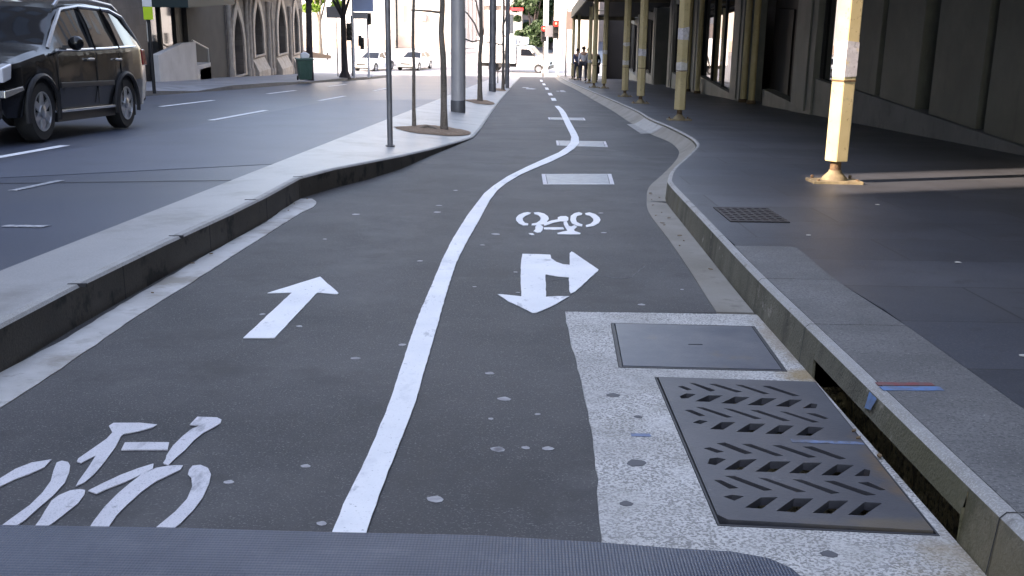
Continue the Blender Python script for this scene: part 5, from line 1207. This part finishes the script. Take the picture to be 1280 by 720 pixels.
def signal(x, y, zbase, h, label, heads, m='white', r=.06, plate=None):
    t_ = thing('traffic_light',(x,y,zbase), label, 'traffic light', 'traffic lights at the crossing')
    MB().lathe([(r*1.5,-.02),(r*1.4,.25),(r,.3),(r,h)],14).build('pole', M[m], t_, smooth=True)
    for hx, hz, lit_, sc in heads:
        e = bpy.data.objects.new('signal_head', None); COL.objects.link(e); e.parent = t_; e.location = (hx,-.22,hz); e.scale = (sc,sc,sc)
        MB().box(-.17,.17,-.06,.14,-.5,.5).build('housing', M['black'], e, bevel=.03)
        for k, zz in enumerate((.31,0,-.31)):
            on = lit_ and k == 0
            if on:
                MB().lathe([(.15,0),(.15,.012)],18, Matrix.Translation((0,-.062,zz)) @ Matrix.Rotation(PI/2,4,'X')).build('red_lamp', M['redlight'], e)
                MB().lathe([(.06,0),(.04,.012)],14, Matrix.Translation((0,-.075,zz+.02)) @ Matrix.Rotation(PI/2,4,'X')).build('lamp_core', M['redcore'], e)
            else: MB().lathe([(.10,0),(.10,.012)],18, Matrix.Translation((0,-.062,zz)) @ Matrix.Rotation(PI/2,4,'X')).build('lamp', M['offlamp'], e)
            mv = MB(); 
            for q in range(9):
                a0 = PI*q/9; a1 = PI*(q+1)/9
                mv.add([(.14*math.cos(a0),-.06,zz+.14*math.sin(a0)),(.14*math.cos(a1),-.06,zz+.14*math.sin(a1)),(.14*math.cos(a1),-.22,zz+.14*math.sin(a1)),(.14*math.cos(a0),-.22,zz+.14*math.sin(a0))],[(0,1,2,3)])
            mv.build('visor', M['black'], e)
        MB().box(-.03,.03,.12,.24,-.04,.04).build('bracket', M['black'], e)
    if plate: MB().box(*plate[0]).build('back_plate', M[plate[1]], t_)
    return t_
signal(1.56,74.2,G(74.2)+.15,3.9,'red traffic light on a white pole at the kerb corner', [(-.16,3.05,True,1.2)], r=.085, plate=((-.88,-.36,.02,.04,2.55,3.3),'signgrey'))
signal(.62,77.5,G(77.5),3.0,'red traffic light mounted low on the tall white lamp pole', [(0,3.0,True,1.1)], m='black', r=.05)
t = thing('lamp_pole',(.78,79.2,G(79.2)), 'tall thick white lamp pole behind the left red light', 'pole')
MB().lathe([(.24,-.02),(.24,.4),(.20,.5),(.17,9)],18).build('shaft', M['white'], t, smooth=True)
MB().tube([(0,0,8.8),(-.4,0,9.3),(-1.6,0,9.5)],.06,8).build('lamp_arm', M['white'], t, smooth=True)
MB().box(-2.3,-1.5,-.15,.15,9.42,9.56).build('lamp_head', M['signgrey'], t, bevel=.04)
signal(-9.75,58.5,G(58.5)+.13,3.2,'dark traffic signal back seen left of the forked tree', [(-.1,2.35,False,.9),(.45,1.9,False,.55)], m='metalpole')
signal(-8.75,57.5,G(57.5)+.13,3.2,'dark traffic signal on the kerb right of the forked tree', [(-.28,1.75,False,.6),(.12,3.0,False,.6)], m='white', r=.05)
signpost(1.98,69,4.2,'brown sign board on a post at the end of the arcade',[(-.05,.45,2.9,4.0,'farbrown','sign_plate')],m='metalpole',r=.06,dz=.15)

# ================================================================== PEOPLE
def person(x, y, label, h=1.62, top='clothgrey', legs='clothdark', hair='hairdark', stride=.25, facing=0, coat=False, bend=0, z=None):
    """walking figure; body is one skinned surface, clothes and hair are children"""
    zz = z if z is not None else G(y)+.15
    s = h/1.75
    root = thing('person',(x,y,zz), label, 'person', 'people walking under the arcade', rz=facing)
    def skin(name, V, E, Rr, m, sub=2):
        me = bpy.data.meshes.new(name); me.from_pydata([tuple(Vector(v)*s) for v in V], E, []); me.materials.append(M[m])
        o = bpy.data.objects.new(name, me); COL.objects.link(o); o.parent = root
        md = o.modifiers.new('skin', 'SKIN'); me.skin_vertices[0].data[0].use_root = True
        for i, r in enumerate(Rr): me.skin_vertices[0].data[i].radius = (r*s,(r if not isinstance(r, tuple) else r)*s*.8)
        sb_ = o.modifiers.new('sub', 'SUBSURF'); sb_.levels = sub; sb_.render_levels = sub; md.use_smooth_shade = True
        return o
    f = stride; b = bend
    V = [(0,0,.94),(0,-b*.3,1.15),(0,-b*.6,1.38),(0,-b,1.50),(0,-b-.01,1.58),(0,-b-.02,1.68),
         (.10,0,.90),(.11,-f*.6,.50),(.11,-f*.8+.02,.09),(.11,-f*.8-.13,.03),
         (-.10,0,.90),(-.11,f*.3,.50),(-.11,f*.9,.11),(-.11,f*.9-.12,.03),
         (.19,-b*.6,1.40),(.24,-b*.6+.08,1.12),(.24,-b*.6-.02,.88),(.24,-b*.6-.05,.80),
         (-.19,-b*.6,1.40),(-.24,-b*.6-.08,1.12),(-.24,-b*.6-.16,.90),(-.24,-b*.6-.19,.82)]
    E = [(0,1),(1,2),(2,3),(3,4),(4,5),(0,6),(6,7),(7,8),(8,9),(0,10),(10,11),(11,12),(12,13),(2,14),(14,15),(15,16),(16,17),(2,18),(18,19),(19,20),(20,21)]
    Rr = [.14,.13,.15,.06,.085,.085,.09,.06,.045,.04,.09,.06,.045,.04,.06,.045,.032,.035,.06,.045,.032,.035]
    skin('body', V, E, Rr, 'skin')
    k = 1.16
    ids = [0,1,2,14,15,16,18,19,20] ; mp = {a:i for i,a in enumerate(ids)}
    skin('coat' if coat else 'shirt', [V[i] for i in ids], [(mp[a],mp[c]) for a,c in E if a in mp and c in mp], [Rr[i]*k+.008 for i in ids], top)
    ids = [0,6,7,8,10,11,12]; mp = {a:i for i,a in enumerate(ids)}
    skin('trousers', [V[i] for i in ids], [(mp[a],mp[c]) for a,c in E if a in mp and c in mp], [Rr[i]*k+.012 for i in ids], legs)
    if coat: MB().lathe([(.20*s,.45*s),(.19*s,.9*s),(.16*s,1.0*s)],16).build('coat_skirt', M[top], root, smooth=True)
    MB().lathe([(.01,.10),(.06,.085),(.095,.03),(.10,-.03),(.085,-.06)],14, Matrix.Translation((0,(-b+.005)*s,1.665*s)) @ Matrix.Scale(s,4)).build('hair', M[hair], root, smooth=True)
    for q, nm in (((.11,-f*.8-.06,.03),'shoe'),((-.11,f*.9-.06,.03),'shoe')):
        MB().box((q[0]-.045)*s,(q[0]+.045)*s,(q[1]-.12)*s,(q[1]+.10)*s,0,.07*s).build(nm, M['black'], root, bevel=.02)
    return root
person(2.18,55.5,'person in dark clothes walking left of the arcade post',1.58,'clothnavy','clothdark','hairdark',.2,.2)
person(2.42,54.0,'person in light grey shirt and dark shorts among the walkers',1.66,'clothgrey','clothdark','hairdark',.3,PI)
person(2.72,55.0,'person in navy jacket walking just behind the grey shirt',1.60,'clothnavy','clothdark','hairdark',.22,PI)
person(2.85,50.5,'white haired person bending forward in a long black coat',1.55,'clothblack','clothblack','hairwhite',.15,-.5,True,.18)

# ================================================================== ACROSS THE CROSSING
def facade(x0, x1, y, ztop, m, label, name, win=None, extras=(), depth=10, z0=-6.4):
    t_ = thing(name,((x0+x1)/2,y+depth/2,z0+.5), label, 'building')
    wpart(MB().box(x0,x1,y,y+depth,z0,ztop), 'wall', M[m], t_)
    if win:
        wx, wz, sx, sz, wm, zs = win
        mb = MB(); z = zs
        while z+wz < ztop-.4:
            x = x0+sx*.35
            while x+wx < x1-.2: wpart(MB().box(x,x+wx,y-.02,y+.02,z,z+wz), 'window', M[wm], t_); x += wx+sx
            z += wz+sz
    for nm, mm, bx_ in extras: wpart(MB().box(*bx_), nm, M[mm], t_, bevel=.02)
    return t_
Gf = G(115)
facade(-34,-14.8,116,16,'farwhite','long sunlit white building behind the white cars','sunlit_building',(1.3,1.9,2.0,1.9,'farcream',-1.9),
       [('stone_base','farpink',(-34,-14.8,115.8,115.99,-6.4,-5.0)),('door','farbrown',(-20.5,-19.6,115.9,116.05,-6,-3.9))])
facade(-14.6,-8.9,117,18,'farcream','cream sunlit building with pink stone base across the crossing','sunlit_building',(.45,1.7,1.9,2.0,'farpink',-3.2),
       [('stone_base','farpink',(-14.6,-8.9,116.8,116.99,-6.4,-4.7)),('lamp_box','signgrey',(-12.1,-11.5,116.7,116.99,-3.1,-2.4))])
t = facade(-8.7,-5.2,118,18,'farwhite','pale building with thin vertical fins across the crossing','finned_building',None,
       [('fin','signgrey',(-8.5+k*.42,-8.42+k*.42,117.7,118.0,-5.2,18)) for k in range(8)]+[('shopfront','farpink',(-8.7,-7.9,117.75,118.0,-6.4,-3.0))])
facade(-5.1,-1.3,112,12,'farbrown','brown and white building with a red awning across the crossing','corner_shop_building',None,
       [('white_band','farwhite',(-5.1,-1.3,111.9,112,-4.4,-1.75)),('window_dark','farglass',(-2.85,-2.2,111.85,111.9,-4.0,-2.1)),('red_awning','signred',(-2.6,-1.2,111.0,111.9,-1.75,-1.45)),('white_band','farwhite',(-5.1,-1.3,111.88,112,-1.3,-.7)),('white_pilaster','farwhite',(-4.4,-4.1,111.8,112,-6.4,0)),('white_pilaster','farwhite',(-3.4,-3.2,111.8,112,-6.4,0))])
facade(1.9,5.4,98,14,'farwhite','bright white building right beyond the traffic lights','sunlit_building',None,
       [('ribbed_panel','signgrey',(1.95,2.5,97.9,98,-6.4,-3.3))], depth=14, z0=-6.4)
facade(-5,14,135,9,'farbrown','dark distant building behind the far trees','distant_building',(1.4,1.6,1.2,1.4,'farglass',-5))
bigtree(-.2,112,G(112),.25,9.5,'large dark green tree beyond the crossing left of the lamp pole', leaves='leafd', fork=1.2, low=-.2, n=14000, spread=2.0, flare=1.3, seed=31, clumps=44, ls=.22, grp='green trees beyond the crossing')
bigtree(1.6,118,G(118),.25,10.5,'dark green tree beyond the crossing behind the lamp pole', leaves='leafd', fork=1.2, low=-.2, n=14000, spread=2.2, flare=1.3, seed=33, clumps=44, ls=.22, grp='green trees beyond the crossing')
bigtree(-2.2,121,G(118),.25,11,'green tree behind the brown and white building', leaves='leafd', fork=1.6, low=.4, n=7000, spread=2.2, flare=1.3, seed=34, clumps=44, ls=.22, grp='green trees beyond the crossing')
bigtree(-20.4,104,G(104),.2,9.5,'yellow green sunlit tree across the crossing above the bin', leaves='leafy', m='bark', fork=3.0, low=1.2, n=8000, spread=2.0, flare=1.3, seed=35, ls=.2)
# low wall with dark van shapes left of the forked tree: a parked dark trailer
t = thing('bench_barrier',(-20.2,98,G(98)), 'low dark sloping barrier across the crossing left of the forked tree', 'barrier')
MB().prism([(-1.7,.2),(-1.7,1.0),(1.9,.35),(1.9,.1)],-.1,.1, 'y').build('rail_panel', M['brown'], t)
for k in (-1.5,0,1.6): MB().box(k-.05,k+.05,-.08,.08,0,.6).build('foot', M['black'], t)
# white crossing building at right, end of the arcade
RE = facade(3.0,3.9,67.6,9,'farcream','cream building closing the right side at the end of the arcade','cream_building',None,
      [('doorway','farbrown',(2.99,3.0,69.5,71,-4.9,-2.6)),('doorway','farbrown',(2.985,3.0,72,73.2,-5.0,-2.6))], depth=7.6, z0=-6)

# ================================================================== CARGO BIKE BOX in front of the camera
mtp = [Vector(p) for p in TRACE['mat']]
dzm = .70
edge_pts = [(-.62,.715)] + [tuple(p) for p in mtp] + [(.197,.62),(.197,-.1),(-.70,-.1),(-.70,.66),(-.68,.70)]
ring = edge_pts
t = thing('cargo_box',(-.25,.3,G(.3)), 'grey fabric covered front box of a cargo bike along the bottom edge', 'cargo box')
mb = MB()
n = len(ring); c = Vector((-.25,.3))
def inset(p, d):
    v = Vector(p)-c; return c+v*(1-d/max(v.length,.01))
levels = [(0,-.05),(0,-.008),(.002,-.002),(.006,0)]
for ins, dz in levels:
    for p in ring: q = inset(p, ins); mb.v.append((q.x,q.y,G(q.y)+dzm+dz))
for k in range(3):
    for i in range(n): mb.f.append((k*n+i,k*n+(i+1)%n,(k+1)*n+(i+1)%n,(k+1)*n+i))
mb.f.append(tuple(range(3*n,4*n))); mb.f.append(tuple(range(n)))
wpart(mb, 'fabric_cover', M['cover'], t, smooth=True, auto=60)
wpart(MB().prism([(p[0]*.94-.015,p[1]*.94+.01) for p in ring],.16,.64), 'box_body', M['black'], t)
for x in (-.73,.225):
    w_ = MB().lathe([(.16,-.02),(.24,-.022),(.25,0),(.24,.022),(.16,.02)],28, Matrix.Translation((x,.3,G(.3)+.252)) @ Matrix.Rotation(PI/2,4,'Y'))
    wpart(w_, 'wheel', M['rubber'], t, smooth=True)
wpart(MB().tube([(-.73,.3,G(.3)+.252),(.225,.3,G(.3)+.252)],.015,8), 'axle', M['metalpole'], t)

# ================================================================== LIGHT, SKY, CAMERA
SUN_EL = SUNE
sd = Vector((1,K,0)).normalized()*math.cos(SUN_EL); sun_dir = Vector((sd.x,sd.y,-math.sin(SUN_EL)))
L = bpy.data.lights.new('sun', 'SUN'); L.energy = 2.1; L.angle = math.radians(.5); L.color = (1,.96,.92)
lo = bpy.data.objects.new('sun', L); COL.objects.link(lo); lo.rotation_euler = sun_dir.to_track_quat('-Z','Y').to_euler(); lo.location = (-30,-10,40)
w = bpy.data.worlds.new('World'); SC.world = w; w.use_nodes = True
wn = w.node_tree.nodes; wl = w.node_tree.links
sky = wn.new('ShaderNodeTexSky'); sky.sky_type = 'NISHITA'; sky.sun_disc = False
sky.sun_elevation = SUN_EL
# the sun stands in direction -sun_dir; Nishita rotation 0 = +Y, clockwise
sky.sun_rotation = math.atan2(-sun_dir.x,-sun_dir.y)
wl.new(sky.outputs[0], wn['Background'].inputs['Color']); wn['Background'].inputs['Strength'].default_value = .15

cam = bpy.data.cameras.new('camera'); co = bpy.data.objects.new('camera', cam); COL.objects.link(co); SC.camera = co
cam.sensor_width = 36; cam.lens = 1340/1280*36; cam.clip_start = .05; cam.clip_end = 2000
pitch, yaw, roll = math.radians(15.943240), math.radians(1.029010), math.radians(.7)
fwd = Vector((-math.sin(yaw)*math.cos(pitch), math.cos(yaw)*math.cos(pitch),-math.sin(pitch)))
right = fwd.cross(Vector((0,0,1))).normalized(); up = right.cross(fwd)
R_ = right*math.cos(roll)+up*math.sin(roll); U_ = -right*math.sin(roll)+up*math.cos(roll)
mw = Matrix((( R_.x,U_.x,-fwd.x,0),(R_.y,U_.y,-fwd.y,0),(R_.z,U_.z,-fwd.z,1.05),(0,0,0,1)))
co.matrix_world = mw
SC.view_settings.view_transform = 'Standard'; SC.view_settings.look = 'None'; SC.view_settings.gamma = 1
SC.view_settings.exposure = 3.0
try:
    SC.view_settings.use_white_balance = True; SC.view_settings.white_balance_temperature = 8500; SC.view_settings.white_balance_tint = 20
except Exception: pass
SC.render.engine = 'CYCLES'
SC.cycles.max_bounces = 8; SC.cycles.diffuse_bounces = 4; SC.cycles.use_denoising = True
try: SC.cycles.denoiser = 'OPENIMAGEDENOISE'
except Exception: pass
SC.cycles.sample_clamp_indirect = 6
